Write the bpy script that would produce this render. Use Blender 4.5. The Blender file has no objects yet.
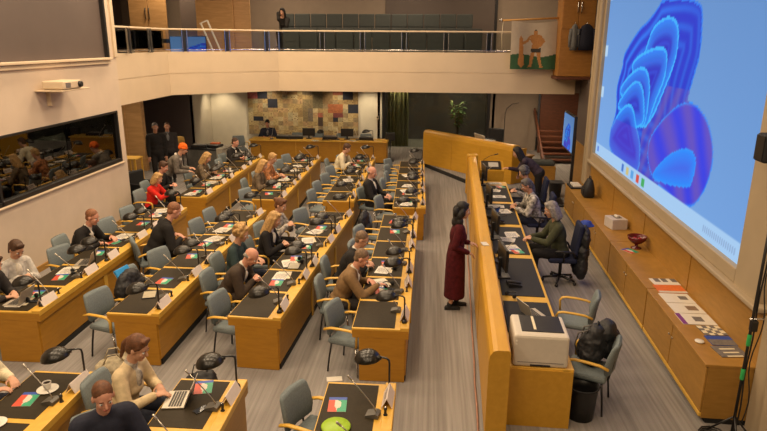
import bpy, bmesh, math, random
from mathutils import Vector, Matrix
random.seed(7)
S = bpy.context.scene
COL = S.collection
R_ = math.radians
TH = 0.0396                     # the presidium side of the hall is turned by this much
SA, CA = math.sin(math.atan(TH)), math.cos(math.atan(TH))
def ST(s, t, z=0.0):            # along / across the presidium side
    return Vector((t*CA + s*SA, s*CA - t*SA, z))
YAW_ST = -math.atan(TH)

# ------------------------------------------------------------------ materials
MATS = {}
def new_mat(name):
    m = bpy.data.materials.new(name); m.use_nodes = True
    nt = m.node_tree
    return m, nt, nt.nodes['Principled BSDF']
def mat(name, col, rough=.5, metal=0., var=.12, scale=14., bump=0., spec=.5, bscale=None, coat=0.):
    if name in MATS: return MATS[name]
    m, nt, b = new_mat(name)
    tc = nt.nodes.new('ShaderNodeTexCoord')
    n = nt.nodes.new('ShaderNodeTexNoise'); n.inputs['Scale'].default_value = scale; n.inputs['Detail'].default_value = 3
    nt.links.new(tc.outputs['Object'], n.inputs['Vector'])
    r = nt.nodes.new('ShaderNodeValToRGB')
    c0 = [max(0, c*(1-var)) for c in col]; c1 = [min(1, c*(1+var)) for c in col]
    r.color_ramp.elements[0].color = (*c0, 1); r.color_ramp.elements[1].color = (*c1, 1)
    r.color_ramp.elements[0].position = .3; r.color_ramp.elements[1].position = .7
    nt.links.new(n.outputs['Fac'], r.inputs['Fac']); nt.links.new(r.outputs['Color'], b.inputs['Base Color'])
    b.inputs['Roughness'].default_value = rough; b.inputs['Metallic'].default_value = metal
    b.inputs['Specular IOR Level'].default_value = spec
    b.inputs['Coat Weight'].default_value = coat
    if bump:
        n2 = nt.nodes.new('ShaderNodeTexNoise'); n2.inputs['Scale'].default_value = bscale or scale*6
        nt.links.new(tc.outputs['Object'], n2.inputs['Vector'])
        bp = nt.nodes.new('ShaderNodeBump'); bp.inputs['Strength'].default_value = bump; bp.inputs['Distance'].default_value = .01
        nt.links.new(n2.outputs['Fac'], bp.inputs['Height']); nt.links.new(bp.outputs['Normal'], b.inputs['Normal'])
    MATS[name] = m
    return m
def wood(name, c0, c1, rough=.42, sc=(3, 3, 30)):
    m, nt, b = new_mat(name)
    tc = nt.nodes.new('ShaderNodeTexCoord'); mp = nt.nodes.new('ShaderNodeMapping')
    mp.inputs['Scale'].default_value = sc
    nt.links.new(tc.outputs['Object'], mp.inputs['Vector'])
    n = nt.nodes.new('ShaderNodeTexNoise'); n.inputs['Scale'].default_value = 1.6; n.inputs['Detail'].default_value = 5
    n.inputs['Distortion'].default_value = .6
    nt.links.new(mp.outputs['Vector'], n.inputs['Vector'])
    r = nt.nodes.new('ShaderNodeValToRGB')
    r.color_ramp.elements[0].color = (*c0, 1); r.color_ramp.elements[1].color = (*c1, 1)
    r.color_ramp.elements[0].position = .3; r.color_ramp.elements[1].position = .72
    nt.links.new(n.outputs['Fac'], r.inputs['Fac']); nt.links.new(r.outputs['Color'], b.inputs['Base Color'])
    b.inputs['Roughness'].default_value = rough
    MATS[name] = m
    return m
WOOD = wood('desk_beech', (.37, .170, .010), (.45, .215, .016), .45, (3, 3, 14))
WOODE = wood('beech_edge', (.60, .34, .042), (.70, .41, .06), .42, (6, 6, 6))
WOODC = wood('cabinet_beech', (.32, .163, .026), (.40, .205, .038), .45, (3, 3, 14))
WOODB = wood('counter_birch', (.49, .25, .016), (.56, .295, .024), .42, (8, 1.5, 8))
WOODP = wood('panel_oak', (.40, .22, .08), (.52, .30, .12), .5, (1.2, 1.2, 9))
WOODO = wood('cupboard_orange', (.34, .15, .03), (.42, .19, .042), .45, (3, 3, 10))
DKWOOD = wood('dark_red_wood', (.09, .03, .014), (.14, .045, .02), .5, (3, 3, 14))
CREAM = mat('cream_plaster', (.62, .50, .38), .8, 0, .04, 2.5, .06)
FASC = mat('fascia_plaster', (.62, .49, .335), .75, 0, .03, 2., .05)
WHITEW = mat('pale_plaster', (.60, .55, .44), .8, 0, .04, 3., .05)
TAUPE = mat('taupe_wall', (.27, .21, .16), .8, 0, .05, 3., .05)
DKPAN = mat('dark_brown_panel', (.105, .078, .066), .6, 0, .06, 1.5, .04)
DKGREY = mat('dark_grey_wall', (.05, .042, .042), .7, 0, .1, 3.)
BLACKW = mat('black_recess', (.012, .011, .013), .5, 0, .2, 4.)
MATT = mat('dark_leather_mat', (.030, .022, .011), .6, 0, .12, 30, .05, .18)
FRAME = mat('screen_frame_beige', (.40, .315, .205), .6, 0, .03, 3., .03)
FAB = mat('grey_teal_fabric', (.175, .205, .210), .9, 0, .12, 60, .15, .2, 300)
FABD = mat('gallery_seat_fabric', (.058, .064, .062), .85, 0, .15, 50, .1, .2, 200)
FABB = mat('navy_fabric', (.018, .022, .05), .85, 0, .15, 50, .1, .2, 200)
BLK = mat('black_plastic', (.013, .012, .012), .38, 0, .2, 25)
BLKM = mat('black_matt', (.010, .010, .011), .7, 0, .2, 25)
SHADE = mat('dark_bronze_shade', (.012, .010, .007), .30, .0, .15, 18)
CHR = mat('chrome', (.6, .58, .55), .22, 1., .05, 20)
BRASS = mat('brushed_steel_tip', (.55, .5, .42), .3, .8, .05, 20)
PAPER = mat('white_paper', (.70, .65, .56), .7, 0, .03, 30)
CREAMP = mat('cream_paper', (.72, .63, .44), .7, 0, .05, 20)
CARD = mat('pale_card', (.70, .60, .53), .6, 0, .04, 30)
INK = mat('ink_grey', (.16, .14, .13), .7, 0, .2, 30)
RED = mat('leaflet_red', (.58, .07, .03), .45, 0, .08, 30)
BLUE = mat('leaflet_blue', (.02, .07, .36), .45, 0, .08, 30)
GREEN = mat('leaflet_green', (.03, .32, .17), .45, 0, .08, 30)
WHT = mat('leaflet_white', (.62, .56, .46), .5, 0, .04, 30)
CHINA = mat('white_china', (.75, .71, .63), .2, 0, .03, 20)
SILVER = mat('laptop_silver', (.50, .45, .37), .4, .3, .05, 30)
KEYS = mat('keyboard_dark', (.05, .045, .04), .5, 0, .3, 60)
COFFEE = mat('coffee', (.05, .02, .008), .15, 0, .2, 20)
PRN = mat('printer_beige', (.60, .54, .45), .5, 0, .03, 20)
PURP = mat('purple_print', (.20, .04, .22), .5, 0, .1, 30)
ORNG = mat('orange_print', (.70, .16, .03), .5, 0, .1, 30)
LIME = mat('lime_plastic', (.30, .48, .02), .4, 0, .1, 20)
BAGT = mat('beige_canvas', (.42, .36, .24), .9, 0, .25, 18, .2)
NYL = mat('black_nylon', (.012, .012, .014), .6, 0, .25, 20, .25)
BLUEP = mat('bright_blue_plastic', (.03, .28, .62), .4, 0, .08, 20)
LEAF = mat('plant_leaf', (.06, .12, .03), .5, 0, .35, 12)
LEAF_LIT = mat('lit_leaf', (.45, .50, .20), .5, 0, .25, 12)  # yellow light on the plant's top, put into the leaf colour
STEM = mat('plant_stem', (.10, .06, .03), .8, 0, .2, 20)
CURT = mat('olive_curtain', (.15, .14, .055), .9, 0, .2, 20, .1)
RUBY = mat('dark_red_bowl', (.12, .01, .012), .2, 0, .1, 20)
CHAIRB = mat('banner_blue', (.06, .21, .50), .5, 0, .3, 4)

def carpet():
    m, nt, b = new_mat('carpet_taupe_stripes')
    tc = nt.nodes.new('ShaderNodeTexCoord')
    cols = []
    mp = nt.nodes.new('ShaderNodeMapping'); mp.inputs['Scale'].default_value = (26, .55, 1)
    nt.links.new(tc.outputs['Object'], mp.inputs['Vector'])
    n1 = nt.nodes.new('ShaderNodeTexNoise'); n1.inputs['Scale'].default_value = 1.; n1.inputs['Detail'].default_value = 4
    nt.links.new(mp.outputs['Vector'], n1.inputs['Vector'])
    r = nt.nodes.new('ShaderNodeValToRGB')
    r.color_ramp.elements[0].position = .3; r.color_ramp.elements[1].position = .72
    r.color_ramp.elements[0].color = (.205, .182, .165, 1); r.color_ramp.elements[1].color = (.31, .28, .255, 1)
    nt.links.new(n1.outputs['Fac'], r.inputs['Fac'])
    n2 = nt.nodes.new('ShaderNodeTexNoise'); n2.inputs['Scale'].default_value = 130
    nt.links.new(tc.outputs['Object'], n2.inputs['Vector'])
    mx = nt.nodes.new('ShaderNodeMix'); mx.data_type = 'RGBA'; mx.blend_type = 'OVERLAY'; mx.inputs['Factor'].default_value = .35
    nt.links.new(r.outputs['Color'], mx.inputs['A']); nt.links.new(n2.outputs['Color'], mx.inputs['B'])
    hs = nt.nodes.new('ShaderNodeHueSaturation'); hs.inputs['Saturation'].default_value = .75
    nt.links.new(mx.outputs['Result'], hs.inputs['Color'])
    nt.links.new(hs.outputs['Color'], b.inputs['Base Color'])
    bp = nt.nodes.new('ShaderNodeBump'); bp.inputs['Strength'].default_value = .25; bp.inputs['Distance'].default_value = .01
    nt.links.new(n2.outputs['Fac'], bp.inputs['Height']); nt.links.new(bp.outputs['Normal'], b.inputs['Normal'])
    b.inputs['Roughness'].default_value = .95; b.inputs['Specular IOR Level'].default_value = .2
    return m
CARPET = carpet()
def glass_pane(name, tint, ior, ref=(1, 1, 1)):
    m = bpy.data.materials.new(name); m.use_nodes = True; nt = m.node_tree
    nt.nodes.clear()
    o = nt.nodes.new('ShaderNodeOutputMaterial'); mx = nt.nodes.new('ShaderNodeMixShader')
    fr = nt.nodes.new('ShaderNodeFresnel'); fr.inputs['IOR'].default_value = ior
    t = nt.nodes.new('ShaderNodeBsdfTransparent'); t.inputs['Color'].default_value = (*tint, 1)
    g = nt.nodes.new('ShaderNodeBsdfGlossy'); g.inputs['Roughness'].default_value = .01; g.inputs['Color'].default_value = (*ref, 1)
    nt.links.new(fr.outputs[0], mx.inputs[0]); nt.links.new(t.outputs[0], mx.inputs[1]); nt.links.new(g.outputs[0], mx.inputs[2])
    nt.links.new(mx.outputs[0], o.inputs[0])
    return m
GLASS = glass_pane('clear_glass', (.86, .88, .86), 1.3)
BOOTHG = glass_pane('booth_glass', (.35, .33, .30), 2.1)
def attr_mat(name, emit=0., rough=.7):
    m, nt, b = new_mat(name)
    a = nt.nodes.new('ShaderNodeVertexColor'); a.layer_name = 'Col'
    if emit:
        b.inputs['Base Color'].default_value = (.02, .02, .02, 1)
        nt.links.new(a.outputs['Color'], b.inputs['Emission Color']); b.inputs['Emission Strength'].default_value = emit
        b.inputs['Roughness'].default_value = .6
        b.inputs['Specular IOR Level'].default_value = .05
    else:
        nt.links.new(a.outputs['Color'], b.inputs['Base Color']); b.inputs['Roughness'].default_value = rough
    return m

# ------------------------------------------------------------------ mesh builder
class MB:
    def __init__(s): s.b = bmesh.new()
    def _fin(s, geom, M, mi, smooth=False):
        if M is not None: bmesh.ops.transform(s.b, matrix=M, verts=geom)
        fs = set(f for v in geom for f in v.link_faces)
        for f in fs: f.material_index = mi; f.smooth = smooth
        return s
    def box(s, c, d, bev=0., mi=0, M=None, seg=2):
        r = bmesh.ops.create_cube(s.b, size=1.)
        vs = r['verts']
        bmesh.ops.transform(s.b, matrix=Matrix.Translation(c) @ Matrix.Diagonal((d[0], d[1], d[2], 1)), verts=vs)
        if bev > 0:
            es = list(set(e for v in vs for e in v.link_edges))
            rr = bmesh.ops.bevel(s.b, geom=es, offset=min(bev, min(d)*.49), segments=seg, profile=.5, affect='EDGES')
            vs = list(set(rr['verts']) | set(v for f in rr['faces'] for v in f.verts))
            vs = list(set(v for v in vs if v.is_valid))
            # flood to whole island
            seen = set(vs); st = list(vs)
            while st:
                v = st.pop()
                for e in v.link_edges:
                    o = e.other_vert(v)
                    if o not in seen: seen.add(o); st.append(o)
            vs = list(seen)
        return s._fin(vs, M, mi, False)
    def ring_loft(s, rings, mi=0, caps=True, smooth=True, closed=False, M=None):
        vr = [[s.b.verts.new(p) for p in r] for r in rings]
        n = len(vr[0])
        prs = list(zip(vr[:-1], vr[1:]))
        if closed: prs.append((vr[-1], vr[0]))
        fs = []
        for a, b in prs:
            for i in range(n):
                j = (i+1) % n
                try: fs.append(s.b.faces.new((a[i], a[j], b[j], b[i])))
                except ValueError: pass
        if caps and not closed:
            try:
                fs.append(s.b.faces.new(vr[0][::-1])); fs.append(s.b.faces.new(vr[-1]))
            except ValueError: pass
        for f in fs: f.material_index = mi; f.smooth = smooth
        if M is not None: bmesh.ops.transform(s.b, matrix=M, verts=[v for r in vr for v in r])
        return s
    def tube(s, pts, r, n=8, mi=0, closed=False, M=None, flat=1.):
        pts = [Vector(p) for p in pts]
        rings = []; N = len(pts); up = None
        for i, p in enumerate(pts):
            if closed: d = pts[(i+1) % N] - pts[i-1]
            else: d = pts[min(i+1, N-1)] - pts[max(i-1, 0)]
            d.normalize()
            if up is None:
                up = Vector((0, 0, 1)) if abs(d.z) < .9 else Vector((1, 0, 0))
            a = d.cross(up)
            if a.length < 1e-5: a = d.cross(Vector((0, 1, 0)))
            a.normalize(); b = a.cross(d).normalized(); up = b
            rr = r[i] if isinstance(r, (list, tuple)) else r
            rings.append([p + a*math.cos(2*math.pi*k/n)*rr + b*math.sin(2*math.pi*k/n)*rr*flat for k in range(n)])
        return s.ring_loft(rings, mi, True, True, closed, M)
    def lathe(s, prof, n=20, mi=0, M=None, smooth=True, caps=True):
        rings = [[(max(r, 1e-4)*math.cos(2*math.pi*k/n), max(r, 1e-4)*math.sin(2*math.pi*k/n), z) for k in range(n)] for r, z in prof]
        return s.ring_loft(rings, mi, caps, smooth, False, M)
    def cap(s, p0, p1, r0, r1, n=12, mi=0, M=None):
        p0 = Vector(p0); p1 = Vector(p1); d = p1-p0; L = d.length
        d = d/L if L > 1e-6 else Vector((0, 0, 1))
        a = d.orthogonal().normalized(); b = d.cross(a)
        rings = []
        for t in (-88, -60, -30, 0):
            c = p0 + d*r0*math.sin(R_(t)); q = r0*math.cos(R_(t))
            rings.append([c + a*q*math.cos(2*math.pi*k/n) + b*q*math.sin(2*math.pi*k/n) for k in range(n)])
        for t in (0, 30, 60, 88):
            c = p1 + d*r1*math.sin(R_(t)); q = r1*math.cos(R_(t))
            rings.append([c + a*q*math.cos(2*math.pi*k/n) + b*q*math.sin(2*math.pi*k/n) for k in range(n)])
        return s.ring_loft(rings, mi, True, True, False, M)
    def ell(s, c, r, M=None, mi=0, n=16, m=10):
        rings = []
        for i in range(m+1):
            t = -math.pi/2 + math.pi*(i+.02)/(m+.04)
            rings.append([(c[0]+r[0]*math.cos(t)*math.cos(2*math.pi*k/n), c[1]+r[1]*math.cos(t)*math.sin(2*math.pi*k/n), c[2]+r[2]*math.sin(t)) for k in range(n)])
        return s.ring_loft(rings, mi, True, True, False, M)
    def prism(s, poly, axis, a, b, mi=0, smooth=False, M=None):
        # poly: 2-D points; extruded along axis between a and b
        def P(p, q):
            if axis == 'x': return (q, p[0], p[1])
            if axis == 'y': return (p[0], q, p[1])
            return (p[0], p[1], q)
        s.ring_loft([[P(p, a) for p in poly], [P(p, b) for p in poly]], mi, True, smooth, False, M)
        return s
    def grid(s, fn, nu, nv, mifn=None, smooth=True):
        vs = [[s.b.verts.new(fn(i/nu, j/nv)) for i in range(nu+1)] for j in range(nv+1)]
        for j in range(nv):
            for i in range(nu):
                f = s.b.faces.new((vs[j][i], vs[j][i+1], vs[j+1][i+1], vs[j+1][i]))
                f.smooth = smooth
                if mifn: f.material_index = mifn((i+.5)/nu, (j+.5)/nv)
        return s
    def build(s, name, mats, parent=None, loc=None, rotz=None, normals=True):
        if normals: bmesh.ops.recalc_face_normals(s.b, faces=s.b.faces)
        me = bpy.data.meshes.new(name); s.b.to_mesh(me); s.b.free()
        for m in (mats if isinstance(mats, (list, tuple)) else [mats]): me.materials.append(m)
        o = bpy.data.objects.new(name, me); COL.objects.link(o)
        if parent is not None: o.parent = parent
        if loc is not None: o.location = loc
        if rotz is not None: o.rotation_euler = (0, 0, rotz)
        return o
def tag(o, label=None, cat=None, group=None, kind=None):
    if label: o['label'] = label
    if cat: o['category'] = cat
    if group: o['group'] = group
    if kind: o['kind'] = kind
    return o
def empty(name, label, cat, loc=(0, 0, 0), rz=0., group=None):
    o = bpy.data.objects.new(name, None); COL.objects.link(o)
    o.empty_display_size = .05
    o.location = loc; o.rotation_euler = (0, 0, rz)
    return tag(o, label, cat, group)
def structure(o, label=None):
    o['kind'] = 'structure'
    if label: o['label'] = label
    return o
def copy_tree(o, parent=None):
    c = o.copy(); COL.objects.link(c)
    if parent is not None: c.parent = parent
    for ch in list(o.children): copy_tree(ch, c)
    return c
class Proto:                    # first use hands out the original, later uses copies
    def __init__(s, root): s.root = root; s.used = False
    def put(s, loc, rz, label, group=None, cat=None):
        o = copy_tree(s.root) if s.used else s.root
        s.used = True
        o.location = loc; o.rotation_euler = (0, 0, rz)
        o['label'] = label
        if group: o['group'] = group
        if cat: o['category'] = cat
        return o

# ------------------------------------------------------------------ the room
H_CEIL = 7.2
MB().box((-2, 14.5, -.1), (24, 29, .2)).build('floor', CARPET)['kind'] = 'structure'
structure(MB().box((-2, 12.5, H_CEIL+.1), (24, 33, .2)).build('ceiling', CREAM))
# left wall (X = -7.2) with booth window and a large upper window panel
XL = -7.2
b = MB()
Y0, Y1 = 3., 14.08
WB, WT, WY0, WY1 = 1.44, 2.63, 7.6, 13.86
UB, UY1 = 3.82, 13.72
th = .22
def lw(y0, y1, z0, z1): b.box((XL-th/2, (y0+y1)/2, (z0+z1)/2), (th, y1-y0, z1-z0))
lw(Y0, Y1, 0, WB); lw(Y0, WY0, WB, WT); lw(WY1, Y1, WB, WT); lw(Y0, Y1, WT, UB); lw(UY1+.1, Y1, UB, H_CEIL)
structure(b.build('wall_left', CREAM))
o = empty('window_1', None, None); structure(o, 'dark interpreter booth window in the left wall')
f = MB()
for y in (WY0+.03, 9.62, WY1-.03): f.box((XL-.05, y, (WB+WT)/2), (.12, .06, WT-WB), .008)
f.box((XL-.05, (WY0+WY1)/2, WT-.025), (.12, WY1-WY0, .05), .008); f.box((XL-.05, (WY0+WY1)/2, WB+.04), (.12, WY1-WY0, .08), .008)
f.build('window_frame', BLK, o)
for ya, yb in ((WY0+.06, 9.59), (9.65, 11.8), (11.83, WY1-.06)):
    MB().box((XL-.07, (ya+yb)/2, (WB+WT)/2), (.012, yb-ya, WT-WB-.1)).build('window_pane', BOOTHG, o)
MB().box((XL+.02, (WY0+WY1)/2, WB-.02), (.06, WY1-WY0+.1, .03), .006).build('window_sill', FASC, o)
b = MB()
b.box((XL-1.6, 10.7, 2.), (.1, 6.6, 2.6)); b.box((XL-.9, 7.4, 2.), (1.5, .1, 2.6)); b.box((XL-.9, 14.0, 2.), (1.5, .1, 2.6))
b.box((XL-.9, 10.7, .7), (1.5, 6.6, .1)); b.box((XL-.9, 10.7, 3.2), (1.5, 6.6, .1))
structure(b.build('wall_booth', DKGREY))
o = empty('window_2', None, None); structure(o, 'large dark brown blind panel high on the left wall')
MB().box((XL-.1, (Y0+UY1)/2, (UB+H_CEIL)/2), (.06, UY1-Y0, H_CEIL-UB)).build('blind_panel', DKPAN, o)
MB().box((XL-.03, UY1+.02, (UB+H_CEIL)/2), (.1, .06, H_CEIL-UB), .006).build('edge_strip', BLK, o)
MB().box((XL+.045, (Y0+UY1)/2, UB-.02), (.13, UY1-Y0, .05), .01).box((XL+.02, (Y0+UY1)/2, UB-.09), (.07, UY1-Y0, .08), .006).build('ledge', FASC, o)
structure(MB().box((XL+.0, Y1-.06, (UB+H_CEIL)/2), (.1, .12, H_CEIL-UB), .01).build('trim_1', FASC))
structure(MB().box((XL+.012, 8.6, .06), (.024, 11, .12), .004).build('baseboard_left', WOODC))

# balcony: polyline of its front
FZ0, FZ1 = 2.72, 3.90
POLY = [(-7.2, 14.08), (-7.2, 17.0), (-4.6, 19.0), (4.35, 19.0)]
def offset(poly, d):
    out = []
    for i, p in enumerate(poly):
        ns = []
        if i > 0: a = Vector((p[0]-poly[i-1][0], p[1]-poly[i-1][1])).normalized(); ns.append(Vector((-a.y, a.x)))
        if i < len(poly)-1: a = Vector((poly[i+1][0]-p[0], poly[i+1][1]-p[1])).normalized(); ns.append(Vector((-a.y, a.x)))
        n = sum(ns, Vector((0, 0))).normalized(); k = d/max(.3, n.dot(ns[0]))
        out.append((p[0]+n.x*k, p[1]+n.y*k))
    return out
inn = offset(POLY, .18); groove = offset(POLY, .012)
def strip(b, pa, pb, z0, z1):
    for i in range(len(pa)-1):
        q = [(*pa[i], z0), (*pa[i+1], z0), (*pb[i+1], z0), (*pb[i], z0)]
        q2 = [(x, y, z1) for x, y, _ in q]
        b.ring_loft([q, q2], 0, True, False)
b = MB()
strip(b, POLY, inn, FZ0, 3.30); strip(b, groove, inn, 3.30, 3.318); strip(b, POLY, inn, 3.318, FZ1)
structure(b.build('wall_balcony', FASC))
b = MB()
pl = [(-12.5, 14.2), (-7.32, 14.2)] + inn[1:] + [(6.5, 19.18), (6.5, 25), (-12.5, 25)]
b.ring_loft([[(x, y, 2.74) for x, y in pl], [(x, y, 3.32) for x, y in pl]], 0, True, False)
structure(b.build('floor_balcony', TAUPE))
# railing
ra = empty('railing', 'glass balcony railing with pale top rail and paired posts', 'railing')
top = [(x, y, 4.50) for x, y in offset(POLY, .09)]
b = MB()
for i in range(3):
    p, q = Vector(top[i]), Vector(top[i+1]); d = q-p; L = d.length; a = math.atan2(d.y, d.x)
    b.box((L/2, 0, 0), (L+.02, .07, .045), .012, 0, Matrix.Translation(p) @ Matrix.Rotation(a, 4, 'Z'))
b.build('top_rail', FASC, ra)
b = MB()
for i in range(3):
    p, q = Vector(top[i]), Vector(top[i+1]); d = q-p; L = d.length; a = math.atan2(d.y, d.x)
    b.box((L/2, 0, -.55), (L, .05, .03), .006, 0, Matrix.Translation(p) @ Matrix.Rotation(a, 4, 'Z'))
b.build('bottom_rail', CHR, ra)
posts = []
for x in (-3.25, -2.03, -.78, .48, 1.75, 3.0): posts.append((x, 19.09))
for k in (.12, .5, .88): posts.append((-7.12+k*2.55, 17.06+k*1.96))
for y in (14.6, 15.75): posts.append((-7.11, y))
posts.append((-4.52, 19.08))
for (x, y) in posts:
    ang = 0 if x > -4.3 else (math.pi/2 if y < 17.2 else math.atan2(2., 2.6))
    M = Matrix.Translation((x, y, 0)) @ Matrix.Rotation(ang, 4, 'Z')
    MB().box((-.07, 0, 4.19), (.022, .045, .6), .004, 0, M).box((.07, 0, 4.19), (.022, .045, .6), .004, 0, M).box((0, .03, 4.18), (.1, .014, .56), 0, 1, M).build('post', [CHR, BLK], ra)
for i in range(3):
    p, q = Vector(top[i]), Vector(top[i+1]); d = q-p; L = d.length; a = math.atan2(d.y, d.x)
    MB().box((L/2, 0, -.28), (L-.1, .01, .46), 0, 0, Matrix.Translation(p) @ Matrix.Rotation(a, 4, 'Z')).build('glass_pane', GLASS, ra)

# back wall, lower level
YB = 25.
def wallbox(name, m, x0, x1, z0, z1, y=YB, d=.15):
    return structure(MB().box(((x0+x1)/2, y+d/2, (z0+z1)/2), (x1-x0, d, z1-z0)).build(name, m))
wallbox('wall_back', WHITEW, -9.7, -1.85, 0, 3.3)
wallbox('wall_recess', DKPAN, -12.5, -8.95, 0, 3.0, 23., .1)
structure(MB().box((-9.0, 24., 1.5), (.1, 2., 3.)).build('wall_recess_side', WHITEW))
wallbox('wall_back_right', TAUPE, 2.45, 4.35, 0, 3.3)
wallbox('wall_stair', DKWOOD, 4.35, 6.6, 0, 3.3, 24.4)
# glazed dark opening in the back wall
o = empty('door_1', None, None); structure(o, 'wide dark glazed opening in the back wall')
b = MB()
for x in (-1.8, 2.4): b.box((x, YB, 1.2), (.12, .2, 2.5), .01)
b.box((.3, YB, 2.42), (4.3, .2, .12), .01)
b.build('door_frame', BLK, o)
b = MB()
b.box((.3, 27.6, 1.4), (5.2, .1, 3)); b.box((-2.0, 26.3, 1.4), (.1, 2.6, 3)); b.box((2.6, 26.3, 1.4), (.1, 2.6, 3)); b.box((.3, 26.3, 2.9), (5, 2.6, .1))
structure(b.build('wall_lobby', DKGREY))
structure(MB().box((.3, YB+.08, 2.85), (4.3, .15, .9)).build('wall_lintel', WHITEW))
MB().box((.3, YB, 1.2), (4.1, .012, 2.3)).build('glass_pane', GLASS, o)
b = MB()
b.grid(lambda u, v: (-1.66+u*.86, 25.35+.05*math.sin(u*38), .02+v*2.3), 60, 2)
tag(b.build('curtain', CURT, None, None, None, False), 'olive green curtain hanging inside the dark back opening', 'curtain')
# oak panelled side wall and the mosaic
structure(MB().box((-10.6, 19.6, 1.4), (2.6, .12, 2.8)).box((-9.9, 19.53, 1.4), (.012, .02, 2.7)).box((-9.32, 19.5, 1.4), (.03, .09, 2.8)).build('wall_panelled', [WOODP]))
structure(MB().box((-12.4, 20, 3.6), (.1, 12, 7.2)).build('wall_far_left', DKPAN))
random.seed(11)
def mosaic_cols():
    rows, colsN = 12, 22
    base = [(.42, .30, .13), (.50, .38, .18), (.36, .24, .10), (.46, .30, .15), (.55, .44, .24), (.30, .22, .12), (.40, .34, .20)]
    C = [[random.choice(base) for _ in range(colsN)] for _ in range(rows)]
    def put(r, c, col, h=2, w=2):
        for i in range(h):
            for j in range(w):
                if r+i < rows and c+j < colsN: C[r+i][c+j] = col
    navy = (.012, .016, .035); red = (.32, .06, .06); rust = (.40, .13, .05); dk = (.06, .035, .025); oliv = (.16, .13, .07)
    put(0, 0, navy, 2, 2); put(2, 0, (.40, .10, .10), 2, 2); put(2, 2, navy); put(4, 4, navy); put(0, 6, (.03, .04, .03), 2, 2)
    put(0, 4, rust, 2, 2); put(0, 8, (.35, .2, .08), 3, 2); put(0, 9, (.42, .09, .1), 2, 2); put(8, 1, navy, 1, 2)
    put(0, 14, red, 2, 2); put(0, 16, navy, 2, 1); put(0, 17, (.28, .08, .04), 3, 2); put(0, 20, red, 2, 2); put(2, 19, navy, 2, 2)
    put(5, 20, navy, 2, 2); put(2, 13, oliv, 4, 2); put(4, 11, (.24, .18, .09), 5, 2); put(6, 17, (.20, .05, .05), 2, 2); put(8, 17, navy, 1, 1)
    put(5, 16, rust, 2, 3); put(7, 14, (.34, .1, .06), 3, 1); put(2, 15, (.25, .16, .07), 3, 2); put(0, 11, (.2, .15, .09), 3, 2)
    put(6, 12, (.18, .14, .1), 3, 1); put(8, 14, dk, 2, 1)
    return C, rows, colsN
MC, mr, mcn = mosaic_cols()
def col_grid(name, fn, nu, nv, colfn, m, parent=None, blend=False):
    b = MB(); b.grid(fn, nu, nv, None, False)
    lay = b.b.loops.layers.float_color.new('Col')
    b.b.faces.ensure_lookup_table()
    k = 0
    vc = [[colfn(min(.9999, i/nu), min(.9999, j/nv)) for i in range(nu+1)] for j in range(nv+1)] if blend else None
    for j in range(nv):
        for i in range(nu):
            if blend:
                for lp, c in zip(b.b.faces[k].loops, (vc[j][i], vc[j][i+1], vc[j+1][i+1], vc[j+1][i])): lp[lay] = (*c, 1)
                k += 1; continue
            c = colfn((i+.5)/nu, (j+.5)/nv)
            for lp in b.b.faces[k].loops: lp[lay] = (*c, 1)
            k += 1
    return b.build(name, m, parent, None, None, False)
def mosfn(u, v):
    r = min(mr-1, int((1-v)*mr)); c = min(mcn-1, int(u*mcn)); col = MC[r][c]
    h = math.sin(u*911.7+int(v*96)*57.3)*43758.5; h -= math.floor(h)
    h2 = math.sin(int(u*88)*12.99+int(v*48)*78.2)*43758.5; h2 -= math.floor(h2)
    k = .55+.28*h2
    if h2 > .97 and sum(col) > .4: return (.16, .10, .05)
    return tuple(min(1, x*k) for x in col)
o = empty('wall_hanging', 'large patchwork mosaic hanging of ochre, navy and red squares on back wall', 'wall hanging', (-5.1, YB-.06, .5))
col_grid('hanging_face', lambda u, v: (-2.27+u*4.54, -.035, v*2.15), 88, 48, mosfn, attr_mat('mosaic_squares', 0, .7), o)
MB().box((0, .0, 1.07), (4.54, .06, 2.15), .005).build('backing_board', DKWOOD, o)

# upper gallery back wall and furniture behind the rail
wallbox('wall_gallery', TAUPE, -12.5, 6.5, 3.3, H_CEIL)
structure(MB().box((.35, YB-.03, 5.3), (4.2, .06, 3.9)).build('trim_2', DKPAN))
structure(MB().box((2.5, YB-.05, 5.3), (.1, .12, 3.9)).build('trim_3', BLK))
structure(MB().box((-11.2, 24.2, 5.2), (.9, .1, 3.8)).box((-8.9, 23.4, 5.2), (.75, .1, 3.8)).build('trim_4', DKPAN))
o = empty('door_2', None, None); structure(o, 'pale oak double door on the upper gallery')
for sx in (-1, 1):
    d = MB().box((-10.45+sx*.36, 23.2, 5.1), (.70, .06, 3.6), .006).build('door_leaf', WOODP, o)
    MB().tube([(-10.45+sx*.07, 23.15, 4.95), (-10.45+sx*.07, 23.11, 5.0), (-10.45+sx*.07, 23.11, 5.3), (-10.45+sx*.07, 23.15, 5.35)], .018, 8).build('door_handle', BLK, d)
structure(MB().box((-7.95, 22.6, 5.2), (.6, .15, 3.8), .02).build('trim_5', WHITEW))
o = empty('partition', 'tall angled oak partition on the upper gallery left of the seat rows', 'partition', (-7.2, 21.8, 3.32))
MB().box((-.25, 0, 1.9), (1.3, .07, 3.8), .01, 0).build('panel', WOODP, o)
MB().box((.55, .16, 1.9), (.8, .07, 3.8), .01, 0, Matrix.Rotation(R_(6), 4, 'Z')).build('panel', WOODP, o)
MB().box((-.15, -.05, 2.3), (.42, .03, .16), .01).box((-.28, -.05, 2.6), (.1, .03, .5), .01).build('bracket', DKWOOD, o)
o = empty('easel', 'white slanted easel frame leaning beside the gallery partition', 'easel', (-7.0, 20.7, 3.36))
for dx in (0, .24):
    MB().box((dx, 0, .95), (.05, .03, 1.1), .005, 0, Matrix.Rotation(R_(-22), 4, 'Y')).build('side_bar', PAPER, o)
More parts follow.
